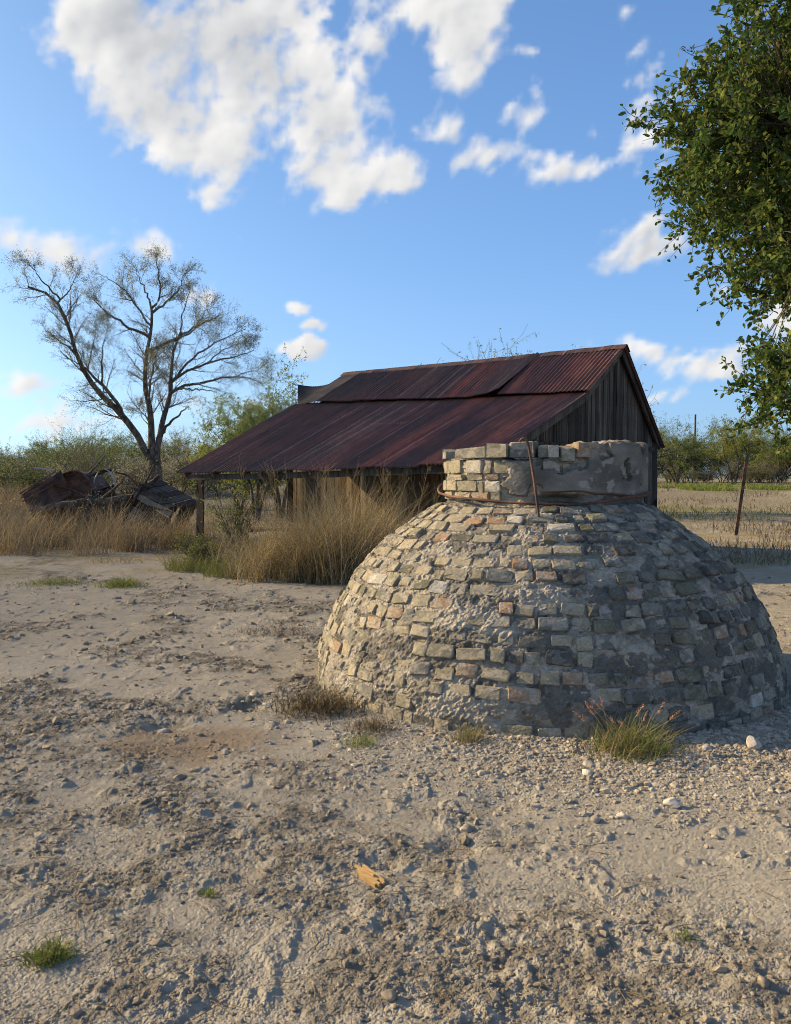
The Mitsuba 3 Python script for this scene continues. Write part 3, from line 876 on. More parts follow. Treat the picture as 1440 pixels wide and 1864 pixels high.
def build_shed():
    rng = np.random.default_rng(21)
    # porch roof
    t = -.10
    k = 0
    while t < 7.6:
        w = .66
        t1 = min(t + w, 7.72)
        sheet(t, t1 + .04, (-.12, eave), (3.52, lambda q: brk(q) + .045), f'm_sheet_{[1, 3, 0, 1, 2, 0, 4, 2, 0, 2, 2, 0][k % 12]}', 'porch_roof', rng, lift=.012 * rng.uniform(.6, 1.5), lo_ext=rng.uniform(-.008, .014))
        t, k = t1, k + 1
    # upper roof towards the yard
    t, k = -.12, 0
    while t < 6.85:
        t1 = min(t + .66, 6.9)
        curled = k == 3
        sheet(t, t1 + .04, (3.40, lambda q: brk(q) + .075), (5.05, ridge), f'm_sheet_{[3, 1, 1, 4, 1, 0, 4, 2, 0, 2, 2][k % 11]}', 'upper_roof', rng, bend=.14 if curled else 0, lift=.014 * rng.uniform(.6, 1.4), lo_ext=rng.uniform(-.02, .03),
              label='upper roof sheet with a lifted lower corner' if curled else None)
        t, k = t1, k + 1
    sheet(6.86, 7.52, (3.40, lambda q: brk(q) + .07), (5.03, ridge), 'm_dark_tin', 'upper_roof', rng, amp=.003, label='dark grey sheet at the far end of the upper roof')
    # back roof
    t = -.12
    while t < 7.5:
        t1 = min(t + .66, 7.56)
        sheet(t, t1 + .04, (7.12, lambda q: back(q) - .16), (5.07, ridge), f'm_sheet_{rng.integers(0, 5)}', 'back_roof', rng, lift=.012)
        t = t1
    # loose dark sheet sprung up at the far end
    nu, nv = 14, 10
    A, B, C, D = V3(-2.10, 21.30, 3.36), V3(-1.32, 22.62, 4.14), V3(-2.38, 21.55, 3.37), V3(-2.47, 22.30, 3.93)
    uu, vv = np.meshgrid(np.linspace(0, 1, nu), np.linspace(0, 1, nv), indexing='ij')
    q4 = (A * ((1 - uu) * (1 - vv))[..., None] + B * ((1 - uu) * vv)[..., None] + C * (uu * (1 - vv))[..., None] + D * (uu * vv)[..., None])
    q4 = q4 + Z * (-.12 * np.sin(math.pi * uu) * vv)[..., None]
    i, j = np.meshgrid(np.arange(nu - 1), np.arange(nv - 1), indexing='ij')
    q = np.stack([i * nv + j, i * nv + j + 1, (i + 1) * nv + j + 1, (i + 1) * nv + j], -1).reshape(-1, 4)
    put(SH + '__loose_sheet', (q4.reshape(-1, 3), q), 'm_dark_tin', smooth=True, label='dark sheet sprung loose beyond the far end of the ridge')
    put(SH + '__edge_strip', beam(A + Z * .03, A + (B - A) * .97 + Z * .035, .075, .012, rng), 'm_zinc', label='pale metal strip along the far roof edge')
    # ridge cap
    mb = MB()
    tt = np.linspace(-.14, 7.6, 24)
    pr = [(4.90, -.085), (5.06, .020), (5.22, -.125)]
    v = np.array([[sp(a, s, float(ridge(a)) + dz + .016 + .006 * math.sin(a * 9)) for s, dz in pr] for a in tt])
    i, j = np.meshgrid(np.arange(23), np.arange(2), indexing='ij')
    q = np.stack([i * 3 + j, i * 3 + j + 1, (i + 1) * 3 + j + 1, (i + 1) * 3 + j], -1).reshape(-1, 4)
    put(SH + '__ridge_cap', (v.reshape(-1, 3), q), 'm_sheet_2', smooth=False)

    # gable wall on the near end
    def top(s):
        return float(np.interp(s, [0, 3.41, 5.06, 7.0], [1.82, 3.16, 4.254, 2.36])) - .06

    s = 1.25
    k = 0
    while s < 6.93:
        w = rng.uniform(.135, .20)
        s1 = min(s + w, 6.95)
        gap = rng.uniform(.006, .020)
        if abs(s - 4.95) < .09:
            gap = .028
        low = 2.20 if s < 3.0 else rng.uniform(.02, .08)
        a, b = s, s1 - gap
        pts = [(a, low), (b, low + rng.normal(0, .008)), (b, top(b)), (a, top(a))]
        if a < 5.06 < b:
            pts.insert(3, (5.06, top(5.06)))
        if top(a) - low > .02 and top(b) - low > .02:
            dep = rng.uniform(-.012, .012)
            put(SH + '__gable_wall__board', prism(pts, SO + SR * (.06 + dep), SG, Z, SR * .025), 'm_wood_grey' if rng.uniform() < .55 else 'm_wood_dark')
        s, k = s1, k + 1
    put(SH + '__gable_wall__rail', beam(sp(.045, 1.15, 2.165), sp(.045, 6.93, 2.205), .06, .09, rng), 'm_wood_dark')
    put(SH + '__gable_wall__stud', beam(sp(.14, 5.0, .05), sp(.14, 5.0, 4.1), .09, .09), 'm_wood_dark')
    put(SH + '__corner_post', beam(sp(.05, 6.93, 0), sp(.05, 6.93, 2.36), .13, .12, rng), 'm_wood_dark')
    # barge boards under the roof edge
    for a, b, mat in (((-.03, -.02, 1.73), (-.03, 3.40, 3.085), 'm_wood_grey'), ((-.03, 3.42, 3.09), (-.03, 5.03, 4.165), 'm_wood_grey'), ((-.03, 5.08, 4.165), (-.03, 7.06, 2.255), 'm_wood_dark')):
        put(SH + '__barge_board', beam(sp(*a), sp(*b), .03, .155, rng, up=(0, 0, 1)), mat)
    # porch wall under the break of the roof
    t = .12
    while t < 7.35:
        w = rng.uniform(.16, .27)
        t1 = min(t + w, 7.38)
        zt = float(brk(t)) - .26
        dep = rng.uniform(0, .016)
        put(SH + '__porch_wall__board', prism([(t, .45), (t1 - rng.uniform(.008, .025), .45), (t1 - .014, zt), (t, zt)], sp(0, 2.95 + dep, 0), SR, Z, SG * .025), ['m_wood_brown', 'm_wood_grey', 'm_wood_pale'][rng.choice(3, p=[.16, .70, .14])])
        t = t1
    # far and back walls
    for s in np.arange(3.0, 6.9, .2):
        put(SH + '__far_wall__board', prism([(s, .05), (s + .185, .05), (s + .185, top(s + .185) - .02), (s, top(s) - .02)], sp(7.36, 0, 0), SG, Z, SR * .025), 'm_wood_grey')
    for t in np.arange(.15, 7.3, .22):
        put(SH + '__back_wall__board', prism([(t, .05), (t + .205, .05), (t + .205, 2.3), (t, 2.3)], sp(0, 6.86, 0), SR, Z, SG * .025), 'm_wood_dark')
    # porch frame
    ez = lambda t: float(eave(t)) - .085
    put(SH + '__porch_post', beam(sp(7.16, .06, -.1), sp(7.12, .03, ez(7.1) - .05), .135, .135, rng, jit=.004), 'm_wood_brown', label='brown split post under the far corner of the porch')
    put(SH + '__porch_post__brace', beam(sp(7.02, .10, 1.18), sp(7.05, .12, ez(7) - .02), .05, .07), 'm_wood_pale')
    put(SH + '__porch_post', beam(sp(.12, .06, -.1), sp(.12, .06, ez(.1) - .05), .13, .13, rng, jit=.004), 'm_wood_brown')
    put(SH + '__porch_post', beam(sp(7.22, 2.75, .1), sp(7.22, 2.75, 2.7), .15, .13, rng, jit=.004), 'm_wood_dark')
    for i in range(3):
        a, b = -.05 + i * 2.56, -.05 + (i + 1) * 2.56
        put(SH + '__eave_beam', beam(sp(a + .004, .03, ez(a)), sp(b, .03, ez(b)), .06, .115, rng, jit=.003), 'm_wood_dark')
    for t in np.arange(.1, 7.6, .93):
        put(SH + '__rafter', beam(sp(t, -.05, float(eave(t)) - .055), sp(t, 3.36, float(brk(t)) - .075), .05, .07), 'm_wood_brown')
    for s, dz in ((1.1, .02), (2.2, .02)):
        z0 = lambda t: float(eave(t) + (brk(t) - eave(t)) * s / 3.41) - .030
        put(SH + '__purlin', beam(sp(0, s, z0(0)), sp(7.55, s, z0(7.55)), .06, .03), 'm_wood_brown')
    # porch floor
    for i in range(11):
        s = 1.05 + i * .17
        put(SH + '__porch_floor__plank', beam(sp(rng.uniform(.1, .3), s, .52), sp(7.2 + rng.uniform(-.1, .1), s, .50), .155, .035, rng, jit=.004), ['m_wood_grey', 'm_wood_pale'][i % 2])
    for t in (.4, 2.6, 4.8, 7.0):
        put(SH + '__porch_floor__joist', beam(sp(t, 1.0, .43), sp(t, 2.9, .43), .09, .12), 'm_wood_dark')
        put(SH + '__porch_floor__pier', beam(sp(t, 1.15, -.1), sp(t, 1.15, .37), .16, .16), 'm_wood_dark')


build_shed()

# ------------------------------------------------------------------ leaning iron post in the field
thing('fence_post', 'single rusty iron post leaning in the dry field right of the shed', 'post')
pz = gz(9.25, 23.9)
pa, pb = V3(9.235, 23.9, pz - .3), V3(9.53, 23.9, 2.02)
n = unit(pb - pa)
sec = np.array([(-.045, -.012), (.045, -.012), (.045, .004), (.010, .004), (.010, .05), (-.010, .05), (-.010, .004), (-.045, .004)])
a_, b_ = unit(np.cross(n, V3(0, 1, 0))), V3(0, 1, 0)
rings = np.stack([pa + a_ * x + b_ * y for x, y in sec] + [pb + a_ * x + b_ * y for x, y in sec])
ff = [[i, (i + 1) % 8, 8 + (i + 1) % 8, 8 + i] for i in range(8)]
mb = MB().add(rings, ff)
mb.add(rings[8:], [[0, 1, 2], [0, 2, 3], [0, 3, 6], [0, 6, 7], [3, 4, 5], [3, 5, 6]])
put('fence_post__stake', mb, 'm_rust')
put('fence_post__stud', MB().add(*tubes(np.stack([[pa + n * (.5 + .15 * i) - b_ * .012, pa + n * (.5 + .15 * i) - b_ * .03] for i in range(12)]), np.full((12, 2), .008), 5)), 'm_rust')

# ------------------------------------------------------------------ trees
def merged(*vfs):
    mb = MB()
    for v, f in vfs:
        mb.add(v, f)
    return mb


def big_bare_tree():
    rng = np.random.default_rng(31)
    k = thing('bare_tree', 'tall spreading nearly bare tree with forked dark limbs against the sky at left', 'tree')
    D = 40.0
    sc = D / 1600
    X = lambda u: (u * .375 - 712 - .035 * (u - 730)) * sc
    H = lambda v: 1.6 + (868 - (440 + v * .375)) * sc
    bz = gz(-11.1, D)
    trunk = [(735, 1235, .55), (733, 1130, .5), (730, 1060, .44)]
    limbs = [
        ([(722, 1090), (700, 1040), (650, 940), (590, 850), (560, 815), (520, 780), (460, 738), (412, 690), (400, 640), (372, 560), (360, 480), (355, 400), (338, 335), (290, 310), (230, 288), (165, 270)], .20, -1.2),
        ([(590, 850), (566, 790), (540, 742), (500, 700), (432, 650), (392, 600), (366, 540)], .12, -1.5),
        ([(365, 560), (300, 510), (240, 462)], .045, -1.4), ([(345, 350), (342, 270), (362, 190)], .05, -.6), ([(300, 320), (240, 240), (180, 160)], .05, -1.6), ([(500, 700), (520, 620), (560, 520), (590, 470)], .05, -1.9), ([(430, 650), (440, 540), (470, 440)], .045, -.7),
        ([(728, 1100), (716, 1000), (716, 900), (705, 780), (672, 700), (664, 640), (680, 565), (692, 490), (712, 420), (738, 350), (705, 290)], .21, .2),
        ([(692, 490), (620, 442), (560, 410), (500, 362), (440, 300)], .085, -.5), ([(700, 500), (770, 478), (840, 440), (900, 402), (960, 370), (1050, 338)], .095, 1.0),
        ([(736, 355), (762, 250), (745, 170), (722, 70)], .07, .5), ([(736, 340), (820, 240), (862, 130)], .07, .9), ([(695, 400), (640, 320), (600, 250), (500, 190)], .06, -.3), ([(705, 290), (640, 190), (600, 100)], .05, .6),
        ([(742, 1100), (745, 1000), (742, 940), (770, 850), (800, 770), (804, 660), (800, 560), (802, 480), (836, 420)], .20, .9),
        ([(800, 740), (860, 700), (920, 685), (985, 680), (1040, 646), (1120, 640), (1200, 642), (1290, 682)], .085, 1.6), ([(815, 690), (900, 630), (1000, 600), (1060, 570), (1150, 560), (1260, 528)], .085, .3),
        ([(825, 722), (900, 715), (980, 708), (1040, 716)], .06, 1.4), ([(768, 925), (820, 870), (870, 840), (926, 800)], .095, -.4), ([(850, 665), (900, 560), (980, 500), (1080, 440), (1180, 395)], .07, 1.3),
        ([(802, 480), (880, 420), (930, 330), (960, 250)], .06, 1.7), ([(836, 430), (850, 330), (900, 220)], .05, .8), ([(705, 780), (740, 660), (770, 590), (790, 540)], .07, -.9), ([(1000, 600), (1080, 520), (1200, 470)], .045, .6),
        ([(716, 900), (650, 850), (620, 800)], .03, .9), ([(1120, 640), (1220, 600), (1320, 640)], .035, 1.9),
    ]
    tp = resample([(X(u), D, H(v)) for u, v, _ in trunk], 8)
    tp[0, 2] = bz - .3
    v, f = tubes(tp[None], np.linspace(.40, .30, 8)[None], 12)
    put(k + '__trunk', merged((v, f)), 'm_bark', smooth=True)
    Ps, Rs = [], []
    for i, (pts, r, dy) in enumerate(limbs):
        n = len(pts)
        p = np.array([(X(u), 0, H(w)) for u, w in pts])
        q = resample(p, 14)
        hh = np.clip((q[:, 2] - 2.5) / 6, 0, 1)
        q[:, 1] = D + dy * hh * 1.5
        q += rng.normal(0, .025, q.shape)
        if Ps and pts[0][1] < 1040:                          # join the bough it springs from
            allq = np.concatenate(Ps)
            near_ = allq[np.argmin(np.linalg.norm((allq - q[0])[:, [0, 2]], axis=1))]
            q += (near_ - q[0]) * ((1 - np.linspace(0, 1, 14)) ** 2)[:, None]
        rad = np.linspace(1, .24, 14) * r * .86
        v, f = tubes(q[None], rad[None], 8)
        put(k + '__limb', merged((v, f)), 'm_bark', smooth=True)
        if i != 17 and i != 18:
            Ps.append(q)
            Rs.append(rad)
    P0, R0 = np.stack(Ps), np.stack(Rs)
    P0, R0 = P0[:, 3:], np.minimum(R0[:, 3:], .07)
    LL = np.linalg.norm(np.diff(P0, axis=1), axis=2).sum(1)
    parts = []
    for sel, nc, ra in ((LL < 2.0, 6, .52), ((LL >= 2.0) & (LL < 3.6), 11, .44), (LL >= 3.6, 22, .34)):
        if sel.any():
            parts.append(grow(P0[sel], R0[sel], nc, ra, 54, .14, .13, rng, .0, 6, .45, .5, taper=.5, lmax=1.9))
    P1, R1 = np.concatenate([a for a, _ in parts]), np.concatenate([b for _, b in parts])
    P2, R2 = grow(P1, R1, 6, .50, 40, .10, .14, rng, .15, 5, .55, .4)
    P3, R3 = grow(P2, R2, 4, .60, 36, .03, .14, rng, .15, 4, .6, .3)
    Rs = None
    R1, R2, R3 = np.maximum(R1, .007), np.maximum(R2, .0042), np.maximum(R3, .0028)
    put(k + '__twigs', merged(tubes(P1, R1, 4), tubes(P2, R2, 3), tubes(P3, R3, 3)), 'm_twig_pale', kind='stuff', label='fine bare twigs of the crown')
    NL = 26000
    idx = rng.integers(0, len(P3), NL)
    tt = rng.integers(1, 4, NL)
    put(k + '__leaves', leaf_quads(P3[idx, tt] + rng.normal(0, .06, (NL, 3)), rng.normal(0, 1, (NL, 3)) + V3(0, 0, -.8), rng.uniform(.06, .12, NL), .026, rng), 'm_leaf_sparse', kind='stuff', label='sparse small grey-green leaves on the twigs')


big_bare_tree()


def mesquite(rng, height, spread, stems=3, lean=.5, leaves=5000, leaf=(.16, .05), dense=1.0, droop=0.0):
    """wood, twigs and leaves of a multi-stemmed tree standing on the origin"""
    S = []
    for i in range(stems):
        a = rng.uniform(0, 2 * math.pi)
        d = V3(math.cos(a), math.sin(a), 0) * spread * lean
        p = [V3(0, 0, -.3) + .06 * d, V3(0, 0, height * .12) + .12 * d, d * .35 + V3(0, 0, height * .34), d * .75 + V3(0, 0, height * .55) + rng.normal(0, .06, 3) * height, d * 1.05 + V3(0, 0, height * .74) + rng.normal(0, .06, 3) * height]
        S.append(resample(p, 9))
    P0 = np.stack(S)
    R0 = np.tile(np.linspace(1, .35, 9) * height * .022, (stems, 1))
    P1, R1 = grow(P0, R0, 6, .52, 48, .18, .2, rng, .35, 6, .6)
    P2, R2 = grow(P1, R1, 6, .58, 42, .10 - droop, .22, rng, .25, 5, .55)
    P3, R3 = grow(P2, R2, 5, .55, 42, -droop, .22, rng, .2, 4, .55)
    wood = merged(tubes(P0, R0, 7), tubes(P1, R1, 5))
    twigs = merged(tubes(P2, np.maximum(R2, .008), 3), tubes(P3, np.maximum(R3, .006), 3))
    n = int(leaves * dense)
    idx, tt = rng.integers(0, len(P3), n), rng.integers(0, 4, n)
    lv = leaf_quads(P3[idx, tt] + rng.normal(0, .035 * height / 5 + .05, (n, 3)), rng.normal(0, 1, (n, 3)) + V3(0, 0, -.5), rng.uniform(.6, 1.3, n) * leaf[0], leaf[1], rng)
    return wood, twigs, lv


_rt = np.random.default_rng(41)
KINDS, TOPS = {}, {}
for nm, h, sprd, st, ln, lv, lf in (('tall', 6.2, 3.2, 3, .55, 15000, (.20, .065)), ('wide', 5.0, 4.2, 4, .75, 14000, (.20, .065)), ('sparse', 5.2, 2.6, 3, .5, 2600, (.17, .05)), ('bush', 2.3, 1.9, 7, .95, 4200, (.17, .07)), ('scrub', 3.3, 2.6, 6, .85, 5200, (.20, .08)), ('light', 5.6, 3.0, 4, .55, 17000, (.17, .065))):
    w_, t_, l_ = mesquite(_rt, h, sprd, st, ln, lv, lf)
    TOPS[nm] = float(np.percentile(l_[0][:, 2], 99.5))
    KINDS[nm] = {m: {part: mikit.ply(x.get() if isinstance(x, MB) else x, mat, smooth=(part == 'trunk')) for part, x, mat in (('trunk', w_, 'm_bark'), ('twigs', t_, 'm_twig_pale' if nm in ('sparse', 'bush') else 'm_twig'), ('crown', l_, m))}
                 for m in {'tall': ('m_leaf_mesquite', 'm_leaf_yellow'), 'wide': ('m_leaf_mesquite', 'm_leaf_yellow'), 'sparse': ('m_leaf_grey', 'm_leaf_mesquite', 'm_leaf_yellow'), 'bush': ('m_leaf_brush', 'm_leaf_grey'), 'scrub': ('m_leaf_brush', 'm_leaf_mesquite'), 'light': ('m_leaf_mesquite', 'm_leaf_yellow')}[nm]}


def place_tree(kind, mat, x, y, top, rot, key):
    s = top / TOPS[kind]
    tw = T().translate([x, y, float(ground_height(np.array([x]), np.array([y]), False)[0])]).rotate([0, 0, 1], rot).scale([s, s, s * 1.0])
    for part, d in KINDS[kind][mat].items():
        scene[f'{key}__{part}'] = {**d, 'to_world': tw}


# mesquites standing at the edge of the field on the right, and trees behind the shed
for name, kind, mat, x, y, s, rot, lab in [
    ('mesquite_tree', 'wide', 'm_leaf_mesquite', 21.8, 68, 5.0, 40, 'spreading green mesquite right beside the shed wall across the field'),
    ('mesquite_tree', 'tall', 'm_leaf_yellow', 25.4, 66, 5.3, 150, 'tallest yellow-green mesquite with a pale forked trunk, behind the leaning iron post'),
    ('mesquite_tree', 'wide', 'm_leaf_yellow', 30.6, 70, 4.8, 250, 'yellowish mesquite at the right edge of the treeline, under the overhanging branch'),
    ('mesquite_tree', 'sparse', 'm_leaf_grey', 23.9, 74, 5.0, 10, 'thin grey-leaved tree between the two big mesquites at right'),
    ('tree', 'light', 'm_leaf_mesquite', -4.3, 33, 5.6, 70, 'pale green tree rising over the low far end of the porch roof'),
    ('tree', 'light', 'm_leaf_yellow', -6.3, 35.5, 4.0, 200, 'shorter yellow-green tree half hidden by the porch roof at left'),
    ('tree', 'light', 'm_leaf_mesquite', -5.0, 31.5, 5.0, 300, 'pale green leafy tree close left of the tallest one rising over the porch roof'),
    ('tree', 'sparse', 'm_leaf_yellow', 5.7, 36, 7.1, 30, 'sparse tree whose twigs show just over the middle of the ridge'),
    ('tree', 'sparse', 'm_leaf_grey', 7.7, 38, 6.5, 110, 'bare-topped tree whose twigs show over the ridge near the gable'),
    ('tree', 'sparse', 'm_leaf_mesquite', -16.0, 43, 3.6, 200, 'small leafy tree behind the scrap heap at left'),
    ('tree', 'sparse', 'm_leaf_grey', -17.6, 70, 4.6, 320, 'small bare tree in the far brush right of the big bare trunk'),
]:
    place_tree(kind, mat, x, y, s, rot, thing(name, lab, 'tree', 'mesquites along the far edge of the field' if name == 'mesquite_tree' else None))

# the brush line far off, one mass
rb = np.random.default_rng(51)
nb_ = 0
spots = []
for x in np.arange(-48, 0, 1.5):
    spots.append((x + rb.normal(0, .6), 76 + rb.normal(0, 4), rb.uniform(2.9, 3.7), ('scrub', 'm_leaf_brush') if rb.uniform() < .6 else ('scrub', 'm_leaf_mesquite')))
for x in np.arange(-48, 0, 1.3):
    spots.append((x + rb.normal(0, .5), 71 + rb.normal(0, 2), rb.uniform(1.5, 2.4), ('bush', 'm_leaf_brush') if rb.uniform() < .6 else ('bush', 'm_leaf_grey')))
for x in np.arange(-50, 0, 4.2):
    spots.append((x + rb.normal(0, 1.2), 88 + rb.normal(0, 4), rb.uniform(4.0, 5.2), ('wide', 'm_leaf_mesquite')))
for x in np.arange(-27, -8.5, .9):
    spots.append((x + rb.normal(0, .4), 50 + rb.normal(0, 3.5), rb.uniform(1.9, 3.0), ('bush', 'm_leaf_grey') if rb.uniform() < .5 else ('scrub', 'm_leaf_brush')))
for x in np.arange(17, 60, 1.8):
    spots.append((x + rb.normal(0, .7), 79 + rb.normal(0, 3), rb.uniform(3.3, 4.6), ('scrub', 'm_leaf_brush')))
for x in np.arange(18, 62, 4.2):
    spots.append((x + rb.normal(0, 1.2), 88 + rb.normal(0, 4), rb.uniform(4.8, 6.0), ('wide', 'm_leaf_mesquite')))
for x in np.arange(18.0, 44, 1.2):
    spots.append((x + rb.normal(0, .7), 73 + rb.normal(0, 1.3), rb.uniform(1.3, 2.6), ('bush', 'm_leaf_grey' if rb.uniform() < .6 else 'm_leaf_brush')))
for x in np.arange(0, 18, 2.4):
    spots.append((x + rb.normal(0, .6), 82 + rb.normal(0, 3), rb.uniform(3, 4), ('scrub', 'm_leaf_brush')))
for i, (x, y, s, (kd, mt)) in enumerate(spots):
    s = s / TOPS[kd]
    tw = T().translate([x, y, float(ground_height(np.array([x]), np.array([y]), False)[0])]).rotate([0, 0, 1], float(rb.uniform(0, 360))).scale([s, s, s * rb.uniform(.85, 1.1)])
    for part, d in KINDS[kd][mt].items():
        scene[f'far_brush__{part}_{i + 1:03d}'] = {**d, 'to_world': tw}
        labels[f'far_brush__{part}_{i + 1:03d}'] = {'kind': 'stuff'}
labels['far_brush'] = {'label': 'grey-green line of mesquite scrub along the far edge of the fields', 'kind': 'stuff', 'category': 'brush'}


# the big leafy tree whose crown hangs in from the right
def leafy_tree():
    rng = np.random.default_rng(61)
    k = thing('leafy_tree', 'dense dark green broadleaf tree overhanging from the right edge', 'tree')
    bx, by = 6.6, 9.0
    C = V3(5.35, 8.3, 5.35)
    trunk = resample([(bx, by, -.2), (bx - .1, by, 1.2), (bx - .25, by - .05, 2.2), (bx - .4, by - .1, 3.1)], 10)
    wood = [tubes(trunk[None], np.linspace(.26, .2, 10)[None], 12)]
    put(k + '__trunk', merged(*wood), 'm_bark', smooth=True)
    Ls, Rr = [], []
    for tgt in [(3.6, 7.9, 4.6), (3.5, 8.8, 5.4), (4.2, 7.4, 6.4), (4.9, 9.2, 7.2), (5.6, 7.2, 6.9), (6.9, 8.2, 7.0), (7.6, 9.8, 5.8), (7.4, 7.3, 5.0), (3.7, 7.8, 3.55), (4.3, 7.7, 2.75), (6.0, 10.6, 5.6), (5.2, 6.8, 4.4)]:
        p0 = trunk[rng.integers(6, 10)]
        tgt = V3(*tgt)
        mid = (p0 + tgt) / 2 + V3(0, 0, .35) + rng.normal(0, .15, 3)
        q = resample([p0, p0 * .7 + mid * .3, mid, mid * .4 + tgt * .6, tgt], 12) + rng.normal(0, .02, (12, 3))
        Ls.append(q)
        Rr.append(np.linspace(.085, .025, 12))
        put(k + '__limb', merged(tubes(q[None], Rr[-1][None], 7)), 'm_bark', smooth=True)
    # clusters of leafy shoots through the crown
    n = 4600
    d = unit(rng.normal(size=(n, 3)))
    rad = rng.uniform(.25, 1, n) ** .45
    sh_ = V3(2.75, 2.2, 1.7)
    ctr = np.vstack([V3(5.0, 8.2, 4.7) + d[:2900] * rad[:2900, None] * sh_, V3(6.3, 8.8, 6.0) + d[2900:] * rad[2900:, None] * V3(2.55, 2.4, 2.1)])
    ctr += (meshkit.noise(ctr * 1.3, 3)[:, None] - .5) * d * .9
    # the crown's edge on the yard side is ragged: it recedes below and above its widest bough
    lim_x = np.interp(ctr[:, 2], [3.0, 3.3, 3.55, 3.95, 4.3, 4.72, 5.05, 5.4, 5.95, 6.6], [3.6, 3.15, 2.88, 2.66, 2.62, 2.50, 2.66, 3.0, 3.5, 4.0])
    keep = (ctr[:, 0] * 8.1 / ctr[:, 1] > lim_x + .35 * (meshkit.noise(ctr * 2.2, 8) - .4)) & (ctr[:, 2] > 3.3) & (meshkit.fbm(ctr * 1.25 + 3, 2, 5) > .36)
    ctr = ctr[keep]
    low = V3(4.55, 7.9, 2.72) + rng.normal(size=(620, 3)) * V3(.72, .55, .33)
    low = low[(low[:, 2] > 2.05) & (low[:, 2] < 2.85) & (low[:, 0] > 3.3)]
    tip = np.array([V3(2.25, 8.0, 4.74), V3(2.45, 8.1, 4.85), V3(2.6, 7.9, 4.65), V3(2.75, 8, 4.75), V3(2.6, 8.2, 5.0), V3(3.1, 8.0, 3.28), V3(3.4, 7.9, 3.2)])
    ctr = np.vstack([ctr, low, tip])
    lim = np.concatenate(Ls)
    tw_p, tw_r = [], []
    LP, LA = [], []
    for c in ctr:
        j = np.argmin(np.linalg.norm(lim - c, axis=1) + rng.uniform(0, .3, len(lim)))
        p0 = lim[j]
        far = np.linalg.norm(c - p0)
        if far > 1.0:
            p0 = c + (p0 - c) * 1.0 / far
        q = np.stack([p0 * (1 - s) + c * s + V3(0, 0, .10 * math.sin(s * 3.1)) for s in (0, .33, .66, 1)]) + rng.normal(0, .02, (4, 3))
        tw_p.append(q)
        tw_r.append([.008, .006, .005, .003])
        for _ in range(4):
            sd = unit(unit(c - C) * .55 + unit(rng.normal(size=3)) + V3(0, 0, .1))
            L = rng.uniform(.18, .42)
            e = c + sd * L
            tw_p.append(np.stack([c, c + sd * L * .33, c + sd * L * .66 + rng.normal(0, .012, 3), e]))
            tw_r.append([.004, .0035, .003, .002])
            m = rng.integers(9, 15)
            s = rng.uniform(.1, 1.02, m)[:, None]
            LP.append(c + sd * L * s + rng.normal(0, .016, (m, 3)))
            LA.append(sd * .5 + unit(rng.normal(size=(m, 3))) + V3(0, 0, -.15))
    put(k + '__twigs', merged(tubes(np.stack(tw_p), np.array(tw_r), 3)), 'm_twig', kind='stuff', label='thin twigs of the leafy crown')
    LP, LA = np.concatenate(LP), np.concatenate(LA)
    pick = rng.choice(3, len(LP), p=[.46, .38, .16])
    for i, (mat, nm) in enumerate((('m_leaf_dark', 'dark green leaves'), ('m_leaf_mid', 'mid green leaves'), ('m_leaf_lit', 'yellowish green leaves'))):
        s = pick == i
        put(k + '__leaves', leaf_quads(LP[s], LA[s], rng.uniform(.032, .082, s.sum()), rng.uniform(.024, .05, s.sum()), rng, fold=.14), mat, kind='stuff', label=nm)


leafy_tree()

# ------------------------------------------------------------------ utility pole and wires, far off
UP = thing('utility_pole', 'thin dark utility pole standing beyond the right treeline', 'pole')
put(UP + '__pole', merged(tubes(V3(40.8, 120, .5)[None, None] + np.stack([V3(0, 0, 0), V3(0, 0, 5), V3(0, 0, 9.6)])[None], np.array([[.17, .15, .12]]), 8)), 'm_bark')

